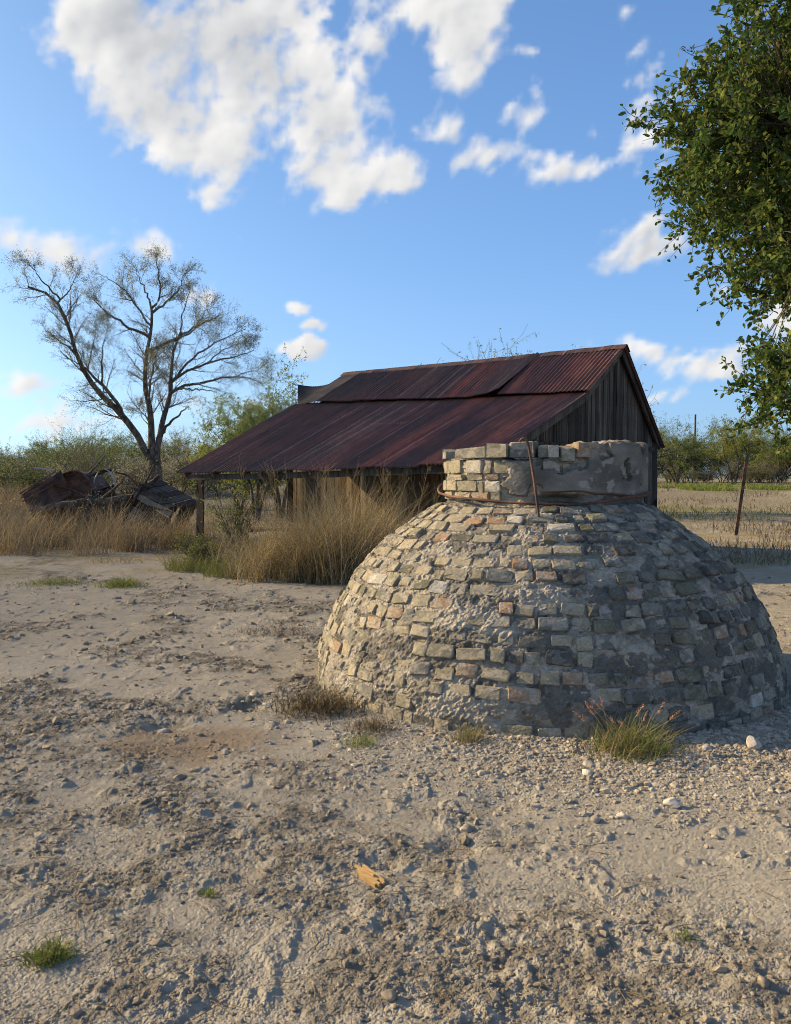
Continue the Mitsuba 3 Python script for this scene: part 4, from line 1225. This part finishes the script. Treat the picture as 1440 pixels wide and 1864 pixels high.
# ------------------------------------------------------------------ scrap heap on the left
def scrap():
    rng = np.random.default_rng(71)
    # sheet-iron shell, a rusty half drum on its side
    k = thing('rusty_shell', 'rust-red curved sheet-iron shell at the left end of the scrap heap', 'scrap metal')
    nu, nv = 17, 8
    c0 = V3(-8.16, 22.2, 1.10)
    pr = np.array([(-.66, -1.0), (-.64, -.25), (-.60, .10), (-.50, .38), (-.30, .56), (-.02, .66), (.18, .64), (.40, .46), (.55, .20), (.62, -.1), (.66, -1.0)])
    pr = np.stack([np.interp(np.linspace(0, 10, nu), np.arange(11), pr[:, c]) for c in (0, 1)], 1)
    yy = np.linspace(0, 1.3, nv)
    P = np.stack([np.stack([pr[:, 0] * (1 + .05 * y), np.full(nu, y), pr[:, 1] * (1 - .06 * y)], 1) for y in yy], 1)
    P = c0 + P + .05 * (meshkit.fbm(P * 3, 2, 9)[..., None] - .5)
    i, j = np.meshgrid(np.arange(nu - 1), np.arange(nv - 1), indexing='ij')
    q = np.stack([i * nv + j, i * nv + j + 1, (i + 1) * nv + j + 1, (i + 1) * nv + j], -1).reshape(-1, 4)
    put(k + '__skin', (P.reshape(-1, 3), q), 'm_rust_red', smooth=30)
    rim = c0 + np.stack([pr[:, 0], 0 * pr[:, 0] - .02, pr[:, 1]], 1)
    put(k + '__rim', merged(tubes(rim[None], np.full((1, nu), .026), 6)), 'm_rust_red', smooth=40)
    put(k + '__end_plate', prism([(a * .97, b * .97) for a, b in pr], c0 + V3(0, .16, 0), V3(1, 0, 0), Z, V3(0, .02, 0)), 'm_rust')
    k = thing('sheet_iron', 'torn rust-red sheet leaning on the left of the rusty shell', 'scrap metal')
    nn = 8
    uu, vv = np.meshgrid(np.linspace(0, 1, nn), np.linspace(0, 1, nn), indexing='ij')
    P = V3(-9.22, 21.7, 1.16) + uu[..., None] * V3(.82, .4, .62) + vv[..., None] * V3(.22, .1, -.62) + (Z * .05 + V3(0, .08, 0)) * (np.sin(uu * 6) * np.cos(vv * 4))[..., None]
    i, j = np.meshgrid(np.arange(nn - 1), np.arange(nn - 1), indexing='ij')
    q = np.stack([i * nn + j, i * nn + j + 1, (i + 1) * nn + j + 1, (i + 1) * nn + j], -1).reshape(-1, 4)
    put(k + '__plate', (P.reshape(-1, 3), q), 'm_rust_red', smooth=True)
    for d in (0, .10, .19):
        put(k + '__flange', beam(V3(-9.26 + d * .3, 21.66, 1.18 - d), V3(-8.5 + d, 22.0, 1.74 - d), .03, .03), 'm_rust_red')
    # machine frame
    k = thing('machine_frame', 'dark rusted frame of an old farm machine in the middle of the scrap heap', 'farm machine')
    for a, b, w in [((-7.7, 22.6, .2), (-7.65, 22.6, 1.35), .12), ((-6.3, 22.6, .1), (-6.3, 22.6, 1.15), .12), ((-7.8, 22.55, 1.05), (-6.1, 22.55, .98), .13), ((-7.8, 22.7, .55), (-6.1, 22.7, .5), .12), ((-7.6, 23.4, .2), (-7.5, 23.4, 1.4), .1), ((-6.5, 23.4, .2), (-6.4, 23.4, 1.3), .1), ((-7.7, 23.4, 1.2), (-6.2, 22.6, .8), .09)]:
        put(k + '__beam', beam(V3(*a), V3(*b), w, w * .7), 'm_rust')
    put(k + '__panel', prism([(0, 0), (1.5, -.05), (1.45, .62), (.9, .7), (.1, .6)], V3(-7.75, 22.85, .35), V3(1, 0, 0), Z, V3(0, .03, 0)), 'm_dark_tin')
    ap = np.linspace(.1, math.pi - .25, 20)
    fen = V3(-7.05, 22.5, .72) + np.stack([-np.cos(ap) * .95, 0 * ap, np.sin(ap) * .66], 1)
    fv = np.stack([fen, fen + V3(0, .45, .0)], 1).reshape(-1, 3)
    q = np.array([[2 * i, 2 * i + 1, 2 * i + 3, 2 * i + 2] for i in range(19)])
    put(k + '__fender', (fv, q), 'm_dark_tin', smooth=True)
    k = thing('iron_hoop', 'pale bent iron hoop sticking up from the scrap heap', 'hoop')
    ap = np.linspace(0, math.pi * .95, 24)
    hp = V3(-7.45, 22.3, 1.15) + np.stack([-np.cos(ap) * .30 + .04, .2 * np.sin(ap), np.sin(ap) * .78 * (1 - .12 * ap)], 1)
    hv = np.stack([hp + V3(0, -.05, 0), hp + V3(0, .05, 0), hp + V3(.012, .05, .012), hp + V3(.012, -.05, .012)], 1).reshape(-1, 3)
    q = np.array([[i * 4 + a, i * 4 + (a + 1) % 4, i * 4 + 4 + (a + 1) % 4, i * 4 + 4 + a] for i in range(23) for a in range(4)])
    put(k + '__band', (hv, q), 'm_zinc')
    # tipped plank box
    k = thing('plank_box', 'tipped weathered plank wagon box at the right end of the scrap heap', 'wagon box')
    o, a, b, d = V3(-6.35, 21.9, 1.42), unit(V3(.86, .05, -.50)), unit(V3(-.45, -.15, -.86)), V3(.25, 1.0, .1)
    for i in range(5):
        put(k + '__plank', beam(o + b * (.12 + .17 * i), o + a * rng.uniform(1.05, 1.2) + b * (.12 + .17 * i), .03, .155, rng, up=b, jit=.008), ['m_wood_grey', 'm_wood_pale', 'm_wood_dark'][i % 3])
    for i in range(4):
        p = o + a * 1.15 + d * .02 + b * (.12 + .2 * i)
        put(k + '__plank', beam(p, p + d * .9, .03, .17, rng, up=b, jit=.006), ['m_wood_dark', 'm_wood_grey'][i % 2])
    for i in range(5):
        p = o + a * (.1 + .24 * i) + b * .02
        put(k + '__plank', beam(p, p + d * 1.0, .22, .03, rng, up=-b, jit=.006), ['m_wood_dark', 'm_wood_grey'][i % 2])
    for e in (.08, 1.05):
        put(k + '__cleat', beam(o + a * e - d * .04, o + a * e + b * .9 - d * .04, .06, .05), 'm_wood_dark')
    for lab, a, b, r in (('thick dead log lying across the front of the scrap heap', (-8.7, 21.5, .75), (-6.5, 21.7, 1.12), .11), ('forked grey log propped against the plank box', (-7.1, 22.0, .6), (-6.0, 22.3, 1.62), .075),
                         ('dark crooked log on top of the rusty shell', (-8.9, 22.4, 1.35), (-7.3, 22.6, 1.80), .07)):
        k = thing('log', lab, 'log', 'dead logs in the scrap heap')
        p = resample([V3(*a), V3(*a) * .6 + V3(*b) * .4 + V3(0, 0, .10), V3(*a) * .3 + V3(*b) * .7 - V3(0, 0, .03), V3(*b)], 12) + rng.normal(0, .012, (12, 3))
        put(k + '__stem', merged(tubes(p[None], (np.linspace(1, .7, 12) * r)[None], 9)), 'm_bark', smooth=True)
        q = resample([p[7], p[7] + (p[9] - p[7]) * .8 + V3(.05, -.1, .22), p[7] + (p[9] - p[7]) * 1.3 + V3(.1, -.2, .42)], 6)
        put(k + '__branch', merged(tubes(q[None], (np.linspace(1, .5, 6) * r * .45)[None], 7)), 'm_bark', smooth=True)
    # loose bars and pipes
    for nm, lab, a, b, r in [('pipe', 'thin curved pipe leaning over the rusty shell', (-9.0, 22.0, 1.45), (-7.3, 22.1, .85), .028), ('pipe', 'pale pipe end sticking out left above the rusty shell', (-9.25, 22.5, 1.82), (-8.55, 22.6, 1.45), .022), ('pipe', 'short dark bar rising from the middle of the scrap heap beside the hoop', (-7.2, 22.6, 1.72), (-6.55, 22.7, 1.25), .025)]:
        k = thing(nm, lab, 'pipe')
        p = resample([V3(*a), (V3(*a) + V3(*b)) / 2 + V3(0, 0, .16), V3(*b)], 12)
        put(k + '__shaft', merged(tubes(p[None], np.full((1, 12), r), 7)), 'm_zinc' if 'pale' in lab else 'm_rust', smooth=True)


scrap()


def shrub(name, lab, x, y, h, w, n, mat, leafmat, seed, nl=0, cat='bush', group=None):
    rng = np.random.default_rng(seed)
    k = thing(name, lab, cat, group)
    z = gz(x, y)
    a = rng.uniform(0, 2 * math.pi, n)
    le = rng.uniform(.1, 1, n) * w / h
    d = unit(np.stack([np.cos(a) * le, np.sin(a) * le, np.ones(n)], 1))
    L = h * rng.uniform(.6, 1.05, n)
    P = [np.tile(V3(x, y, z), (n, 1)) + np.stack([np.cos(a), np.sin(a), 0 * a], 1) * .04 * w]
    for _ in range(5):
        P.append(P[-1] + d * (L / 5)[:, None])
        d = unit(d + rng.normal(0, .12, (n, 3)))
    P = np.stack(P, 1)
    R = np.tile(np.linspace(1, .35, 6) * .006 * (1 + h), (n, 1))
    P1, R1 = grow(P, R, 5, .4, 40, .05, .2, rng, .25, 4, .6)
    P2, R2 = grow(P1, R1, 3, .5, 40, .0, .2, rng, .2, 3, .6)
    put(k + '__stems', merged(tubes(P, R, 4), tubes(P1, R1, 3), tubes(P2, R2, 3)), mat, kind='stuff')
    if nl:
        i = rng.integers(0, len(P2), nl)
        put(k + '__leaves', leaf_quads(P2[i, rng.integers(0, 3, nl)] + rng.normal(0, .02 * h, (nl, 3)), rng.normal(0, 1, (nl, 3)), rng.uniform(.03, .07, nl), .022, rng), leafmat, kind='stuff')
    return k


shrub('dead_bush', 'dark twiggy dead bush at the foot of the big bare tree behind the scrap', -6.9, 23.6, 1.75, .75, 60, 'm_twig', 'm_leaf_grey', 81, 900)
shrub('dry_brush', 'tangle of dry brush caught between the rusty shell and the plank box', -7.15, 21.75, 1.05, .8, 45, 'm_twig', 'm_leaf_grey', 85, 500, 'brush')
shrub('dry_brush', 'dry brush leaning against the left side of the scrap heap', -9.2, 21.3, .95, .8, 45, 'm_twig_pale', 'm_leaf_grey', 86, 400, 'brush')
shrub('bush', 'leafy green bush standing behind the scrap heap at left', -10.6, 30, 2.7, 1.3, 50, 'm_twig_pale', 'm_leaf_mesquite', 82, 3200)
shrub('bush', 'leggy green shrub under the open far end of the porch', -3.1, 17.4, 1.35, .6, 26, 'm_twig', 'm_leaf_mesquite', 83, 900)
shrub('bush', 'low green bush left of the dry clump by the porch post', -3.45, 15.6, .6, .8, 40, 'm_twig', 'm_grass_olive', 84, 1800)

# ------------------------------------------------------------------ grass
def grass_patch(key, lab, xy, h, w, lean, mat, seed, curve=.6, kind='stuff', cat='grass'):
    rng = np.random.default_rng(seed)
    hh = rng.uniform(.55, 1.1, len(xy)) * h
    v, f = blades(on_ground(xy, -.01), hh, w, lean, rng, curve)
    return put(key, (v, f), mat, label=lab, kind=kind, category=cat)


re = np.random.default_rng(91)


def ell(n, cx, cy, rx, ry, rot=0.0):
    r, a = np.sqrt(re.uniform(0, 1, n)), re.uniform(0, 2 * math.pi, n)
    x, y = r * np.cos(a) * rx, r * np.sin(a) * ry
    c, s = math.cos(rot), math.sin(rot)
    return np.column_stack([cx + x * c - y * s, cy + x * s + y * c])


def clumps(n, m, cx, cy, rx, ry, sig):
    """n clump centres in an ellipse with m stems each: positions, stem height factors, and each clump's lean"""
    c = ell(n, cx, cy, rx, ry)
    xy = np.repeat(c, m, 0) + re.normal(0, 1, (n * m, 2)) * np.repeat(re.uniform(.6, 1.5, n), m)[:, None] * sig
    return xy, np.repeat(re.uniform(.55, 1.25, n), m)


# tall dry grass in front of the porch
gs = [clumps(62, 75, -1.25, 14.3, 1.45, 1.4, .11), clumps(52, 80, -.62, 13.9, .95, .85, .10), clumps(12, 70, -2.1, 15.2, .9, .9, .12)]
xy, hc = np.vstack([g[0] for g in gs]), np.concatenate([g[1] for g in gs])
ok = xy[:, 1] > 12.85 + .3 * np.sin(xy[:, 0] * 3)
xy, hc = xy[ok], hc[ok]
hh = (.98 + .72 * np.exp(-((xy[:, 0] + .75) / .85) ** 2)) * hc
half = re.uniform(0, 1, len(xy))
labels['tall_grass'] = {'label': 'tall dry golden grass clump in front of the shed porch', 'kind': 'stuff', 'category': 'grass'}
for part, lo, hi, mat, sd in (('dry_blades', 0, .26, 'm_grass_dry', 1), ('tan_blades', .26, .76, 'm_grass_tan', 2), ('green_blades', .76, .86, 'm_grass_olive', 4), ('straw_blades', .86, 1, 'm_grass_straw', 3)):
    s = (half >= lo) & (half < hi)
    rng = np.random.default_rng(sd)
    put('tall_grass__' + part, blades(on_ground(xy[s], -.01), hh[s] * rng.uniform(.4, 1.1, s.sum()), .0075, .30, rng, 1.0), mat, kind='stuff')
st = ell(46, -.65, 14.4, 1.8, 1.2)
rng = np.random.default_rng(5)
b0 = on_ground(st)
lean = rng.normal(0, .22, (46, 2))
L = rng.uniform(1.25, 1.85, 46)
P = np.stack([b0 + np.column_stack([lean * (L * s ** 1.4)[:, None], L * s]) for s in np.linspace(0, 1, 6)], 1)
P1, R1 = grow(P, np.full((46, 6), .005), 8, .12, 30, .1, .2, rng, .72, 3, .6)
put('tall_grass__stalks', merged(tubes(P, np.tile(np.linspace(.0055, .0025, 6), (46, 1)), 4), tubes(P1, np.maximum(R1, .0025), 3)), 'm_grass_tan', kind='stuff')
# greener low growth at its left foot
labels['green_grass'] = {'label': 'low green grass at the left foot of the dry clump by the porch post', 'kind': 'stuff', 'category': 'grass'}
xy = np.vstack([ell(1500, -3.2, 15.1, .75, .7), ell(700, -2.55, 14.1, .55, .5)])
put('green_grass__blades', blades(on_ground(xy, -.01), re.uniform(.10, .40, len(xy)), .008, .45, np.random.default_rng(7), .8), 'm_grass_olive', kind='stuff')
# rank grass before and among the scrap
labels['rank_grass'] = {'label': 'brown rank grass in front of the scrap heap at left', 'kind': 'stuff', 'category': 'grass'}
gs = [clumps(120, 55, -7.8, 19.6, 4.4, 1.9, .14), clumps(50, 55, -10.5, 20.5, 2.5, 2.4, .14), clumps(22, 50, -5.3, 19.3, 1.3, 1.3, .12), clumps(30, 50, -7.6, 22.2, 2.8, 1.0, .12)]
xy, hc = np.vstack([g[0] for g in gs]), np.concatenate([g[1] for g in gs])
hc = dict(zip(map(tuple, xy), hc))
xy = xy[~((xy[:, 0] > -4.3) & (xy[:, 1] < 18.4))]
xy = xy[f2(xy[:, 0], xy[:, 1], .9, 61, 3) > .40 + .12 * (1 - sstep(17.8, 19.5, xy[:, 1]))]
half = re.uniform(0, 1, len(xy))
for part, lo, hi, mat, h in (('brown_blades', 0, .36, 'm_grass_tan', .9), ('grey_blades', .36, .82, 'm_grass_grey', .9), ('straw_blades', .82, 1, 'm_grass_dry', 1.0)):
    s = (half >= lo) & (half < hi)
    rng = np.random.default_rng(int(lo * 100) + 3)
    put('rank_grass__' + part, blades(on_ground(xy[s], -.01), rng.uniform(.35, 1.1, s.sum()) * h * 1.22 * np.array([hc[tuple(w)] for w in xy[s]]), .009, .34, rng, 1.0), mat, kind='stuff')
labels['tall_weeds'] = {'label': 'tall pinkish brown weeds at the left edge behind the scrap heap', 'kind': 'stuff', 'category': 'weeds'}
xy = ell(3200, -12.6, 26.5, 2.4, 3.2)
put('tall_weeds__blades', blades(on_ground(xy, -.01), re.uniform(.8, 1.7, len(xy)), .011, .18, np.random.default_rng(17), .5), 'm_grass_tan', kind='stuff')
# field grass
labels['field_grass'] = {'label': 'short dry grass over the far fields', 'kind': 'stuff', 'category': 'grass'}
r_ = np.exp(re.uniform(math.log(17), math.log(74), 26000))
a_ = re.uniform(-.47, .47, 26000)
xy = np.column_stack([r_ * np.sin(a_), r_ * np.cos(a_)])
ins = (xy - SO[:2]) @ np.column_stack([SR[:2], SG[:2]])
shade = (ins[:, 0] > -.2) & (ins[:, 0] < 7.5) & (ins[:, 1] > -.2) & (ins[:, 1] < 7.1)
xy = xy[~shade & (f2(xy[:, 0], xy[:, 1], .25, 33, 3) > .46 + .12 * (1 - sstep(17, 30, r_)))]
rr = np.hypot(xy[:, 0], xy[:, 1])
gsel = f2(xy[:, 0], xy[:, 1] * 2.2, .085, 48, 4) > .56
for part, s, mat in (('dry_blades', ~gsel, 'm_grass_grey'), ('green_blades', gsel, 'm_grass_olive')):
    rng = np.random.default_rng(9)
    put('field_grass__' + part, blades(on_ground(xy[s], -.01), rng.uniform(.05, .20, s.sum()) * (1 + rr[s] / 60), .010 + rr[s] * .0006, .4, rng, .7), mat, kind='stuff')


xy = np.vstack([ell(900, 19.8, 56, 1.7, 2.4), ell(700, 23.8, 56, 1.5, 2.2), ell(1200, 18.5, 60, 6, 1.6)])
put('field_grass__green_patches', blades(on_ground(xy, -.01), re.uniform(.15, .45, len(xy)), .045, .4, np.random.default_rng(19), .7), 'm_grass_green', kind='stuff')


# single tufts: each a thing
def tuft(name, lab, x, y, n, h, spread, mats, seed, w=.004, lean=.45, seeds=0, cat='grass tuft'):
    rng = np.random.default_rng(seed)
    k = thing(name, lab, cat, 'grass tufts and weeds scattered over the yard')
    xy = np.column_stack([x + rng.normal(0, spread, n), y + rng.normal(0, spread * .8, n)])
    d = np.hypot(xy[:, 0] - x, xy[:, 1] - y)
    hh = h * rng.uniform(.45, 1.1, n) * np.exp(-(d / (spread * 2.6)) ** 2)
    pick = rng.integers(0, len(mats), n)
    for i, m in enumerate(mats):
        s = pick == i
        put(f'{k}__blades', blades(on_ground(xy[s], -.006), hh[s], w, lean, rng, .9), m, kind='stuff')
    if seeds:
        a = rng.uniform(0, 2 * math.pi, seeds)
        le = rng.uniform(.15, .75, seeds)
        L = h * rng.uniform(.9, 1.25, seeds)
        b = on_ground(np.column_stack([x + rng.normal(0, spread * .5, seeds), y + rng.normal(0, spread * .5, seeds)]))
        P = np.stack([b + np.column_stack([np.cos(a) * le * L * s ** 1.3, np.sin(a) * le * L * s ** 1.3, L * (s - .3 * s * s * le)]) for s in np.linspace(0, 1, 7)], 1)
        put(f'{k}__stems', merged(tubes(P, np.full((seeds, 7), .0016), 4)), 'm_grass_dry')
        for i in range(seeds):
            ax = unit(P[i, -1] - P[i, -2])
            n2_ = 26
            s = np.linspace(0, 1, n2_)
            c = P[i, -1] + (s[:, None] - .3) * ax * .085
            put(f'{k}__seed_head', leaf_quads(c, ax + rng.normal(0, .45, (n2_, 3)), .026 * (1 - .5 * s), .006, rng), 'm_seed')
    return k


tuft('grass_tuft', 'yellow-green grass clump with pink seed heads before the shaded side of the dome', 1.36, 5.02, 820, .25, .125, ('m_grass_olive', 'm_grass_dry', 'm_grass_green'), 101, .0042, .72, 11)
tuft('grass_tuft', 'bright green tuft in the lower left foreground on bare silt', -1.145, 2.85, 300, .075, .036, ('m_grass_green', 'm_grass_olive'), 102, .005, .6)
tuft('grass_tuft', 'tiny green sprig on smooth silt left of the wood chip', -.715, 3.30, 60, .05, .02, ('m_grass_green', 'm_grass_olive'), 103, .004, .5)
tuft('grass_tuft', 'bright yellow-green tuft out in the yard left of the porch', -4.0, 12.75, 420, .20, .17, ('m_grass_green', 'm_grass_olive'), 104, .008, .45)
tuft('grass_tuft', 'dull green low tuft at the far left of the yard', -5.1, 13.0, 420, .14, .26, ('m_grass_olive', 'm_leaf_brush'), 105, .008, .5)
tuft('grass_tuft', 'small green tuft by two pale stones at the left foot of the dome', -.22, 5.22, 150, .095, .07, ('m_grass_green', 'm_grass_olive'), 106, .004, .6)
tuft('grass_tuft', 'dry yellowish tuft against the middle foot of the brick dome', .44, 5.24, 200, .16, .05, ('m_grass_dry', 'm_grass_olive'), 107, .004, .45)
tuft('weed_clump', 'dark matted dead weeds against the left foot of the brick dome', -.52, 5.92, 620, .20, .15, ('m_weed_dark', 'm_grass_tan', 'm_weed_dark'), 108, .005, .75, 0, 'weeds')
tuft('weed_clump', 'dark dry weeds between the green tuft and the dome foot', -.14, 5.50, 260, .12, .10, ('m_weed_dark', 'm_grass_tan'), 109, .004, .8, 0, 'weeds')
tuft('grass_tuft', 'very small green sprig at the lower right in the rough mud', .985, 2.95, 50, .04, .02, ('m_grass_green', 'm_leaf_brush'), 110, .004, .6)
tuft('dead_grass_patch', 'flattened dark dead grass patch in the yard left of the dome', -1.25, 8.9, 500, .06, .26, ('m_weed_dark', 'm_grass_grey'), 111, .006, 1.1, 0, 'grass')

# dry straws lying about
n = 520
xy = scatter_polar(n, 2.4, 11, .48, rg)
xy = xy[~in_dome(xy, .05)]
a = rg.uniform(0, math.pi, len(xy))
L = rg.uniform(.03, .16, len(xy))
mid = on_ground(xy, .006)
dv = np.column_stack([np.cos(a), np.sin(a), rg.normal(0, .10, len(xy))]) * (L / 2)[:, None]
bend = np.column_stack([-np.sin(a), np.cos(a), 0 * a]) * (L * rg.normal(0, .12, len(xy)))[:, None]
put('dry_straws', merged(tubes(np.stack([mid - dv, mid + bend + V3(0, 0, .006), mid + dv], 1), np.full((len(xy), 3), .0014), 4)), 'm_grass_tan', label='dry straws and twigs lying about the yard', kind='stuff', category='straw')


# ------------------------------------------------------------------ stones that can be told apart
def rock(x, y, sx, sy, sz, lab, seed, mat='m_rock', name='stone', cat='stone'):
    rng = np.random.default_rng(seed)
    m = ICO1.copy().subdivide()
    v = np.array(m.vertices)
    pl = unit(rng.normal(size=(9, 3)))
    for q in pl:                                            # knock flat faces off
        dd = v @ q
        v = v - np.maximum(0, dd - rng.uniform(.55, .8))[:, None] * q
    v *= (1 + .10 * (meshkit.noise(v * 3 + seed, seed) - .5))[:, None]
    v = v * V3(sx, sy, sz)
    r = rng.uniform(0, math.pi)
    v = np.column_stack([v[:, 0] * math.cos(r) - v[:, 1] * math.sin(r), v[:, 0] * math.sin(r) + v[:, 1] * math.cos(r), v[:, 2]])
    v += V3(x, y, gz(x, y) + sz * .35)
    k = thing(name, lab, cat, 'loose stones lying in the yard')
    scene[k] = mikit.ply((v, np.array(m.faces)), mat, smooth=28)


rock(1.335, 4.17, .052, .034, .034, 'white angular stone, the largest in the gravel in front of the dome', 201)
rock(1.06, 4.05, .034, .026, .02, 'pale flat stone just left of the white angular stone', 202)
rock(.93, 4.02, .028, .024, .026, 'rounded buff stone in a row left of the white angular stone', 203, 'm_pebble')
rock(1.03, 4.66, .040, .030, .026, 'pale stone on the gravel below the yellow-green grass clump', 204)
rock(1.135, 2.66, .026, .022, .018, 'single grey-brown stone at the lower right edge', 205, 'm_clod')
rock(-.335, 5.17, .026, .020, .022, 'cream stone left of the green tuft at the dome foot', 206)
rock(-.265, 5.10, .026, .018, .018, 'second cream stone touching the green tuft at the dome foot', 207)
rock(-1.47, 5.55, .055, .040, .030, 'grey stone beside the small hollow in the left yard', 208, 'm_pebble')
rock(-1.02, 6.32, .06, .04, .03, 'flat grey stone on the rim of the dark hole left of the dome', 209, 'm_pebble')
rock(-.90, 6.12, .05, .04, .018, 'pale slab lying in the dark hole left of the dome', 210)
rock(-.60, 6.05, .045, .030, .022, 'buff stone between the dark hole and the dead weeds', 211)
rock(2.08, 5.05, .07, .05, .045, 'pale rounded stone at the edge of the dome shadow, right side', 212)
rock(1.80, 5.02, .05, .04, .03, 'flat pale stone at the edge of the dome shadow behind the gravel', 213)
rock(2.15, 5.62, .055, .045, .04, 'grey stone in the shade at the right foot of the dome', 214)
rock(.32, 3.95, .045, .035, .024, 'flattish tan stone in the middle of the rough mud', 215, 'm_pebble')
rock(-.02, 2.62, .026, .024, .02, 'dark clod at the bottom edge of the picture near the middle', 216, 'm_clod', 'clod', 'clod')
rock(2.17, 8.1, .05, .04, .05, 'small dark stone beyond the right edge of the dome', 217, 'm_clod')

# wood chip in the foreground
CH = thing('wood_chip', 'splintered yellow piece of wood lying on the silt in the foreground', 'wood')
cz = gz(-.10, 3.45)
rng = np.random.default_rng(301)
ax, sd = unit(V3(.72, -.95, -.08)), unit(V3(.95, .72, .30))
up_ = unit(np.cross(ax, sd))
up_ = up_ if up_[2] > 0 else -up_
for i in range(5):                                          # split along the grain, ends broken at different lengths
    o_ = V3(-.10, 3.45, cz + .020) + sd * (-.019 + .0095 * i) + up_ * rng.uniform(-.005, .004)
    l0, l1 = -rng.uniform(.045, .085), rng.uniform(.05, .085)
    put(CH + '__splinter', beam(o_ + ax * l0, o_ + ax * l1, .0105, rng.uniform(.014, .022), rng, up=up_, jit=.0012), 'm_chip')
put(CH + '__splinter', beam(V3(-.165, 3.53, cz + .03), V3(-.085, 3.43, cz + .036), .010, .007), 'm_chip')
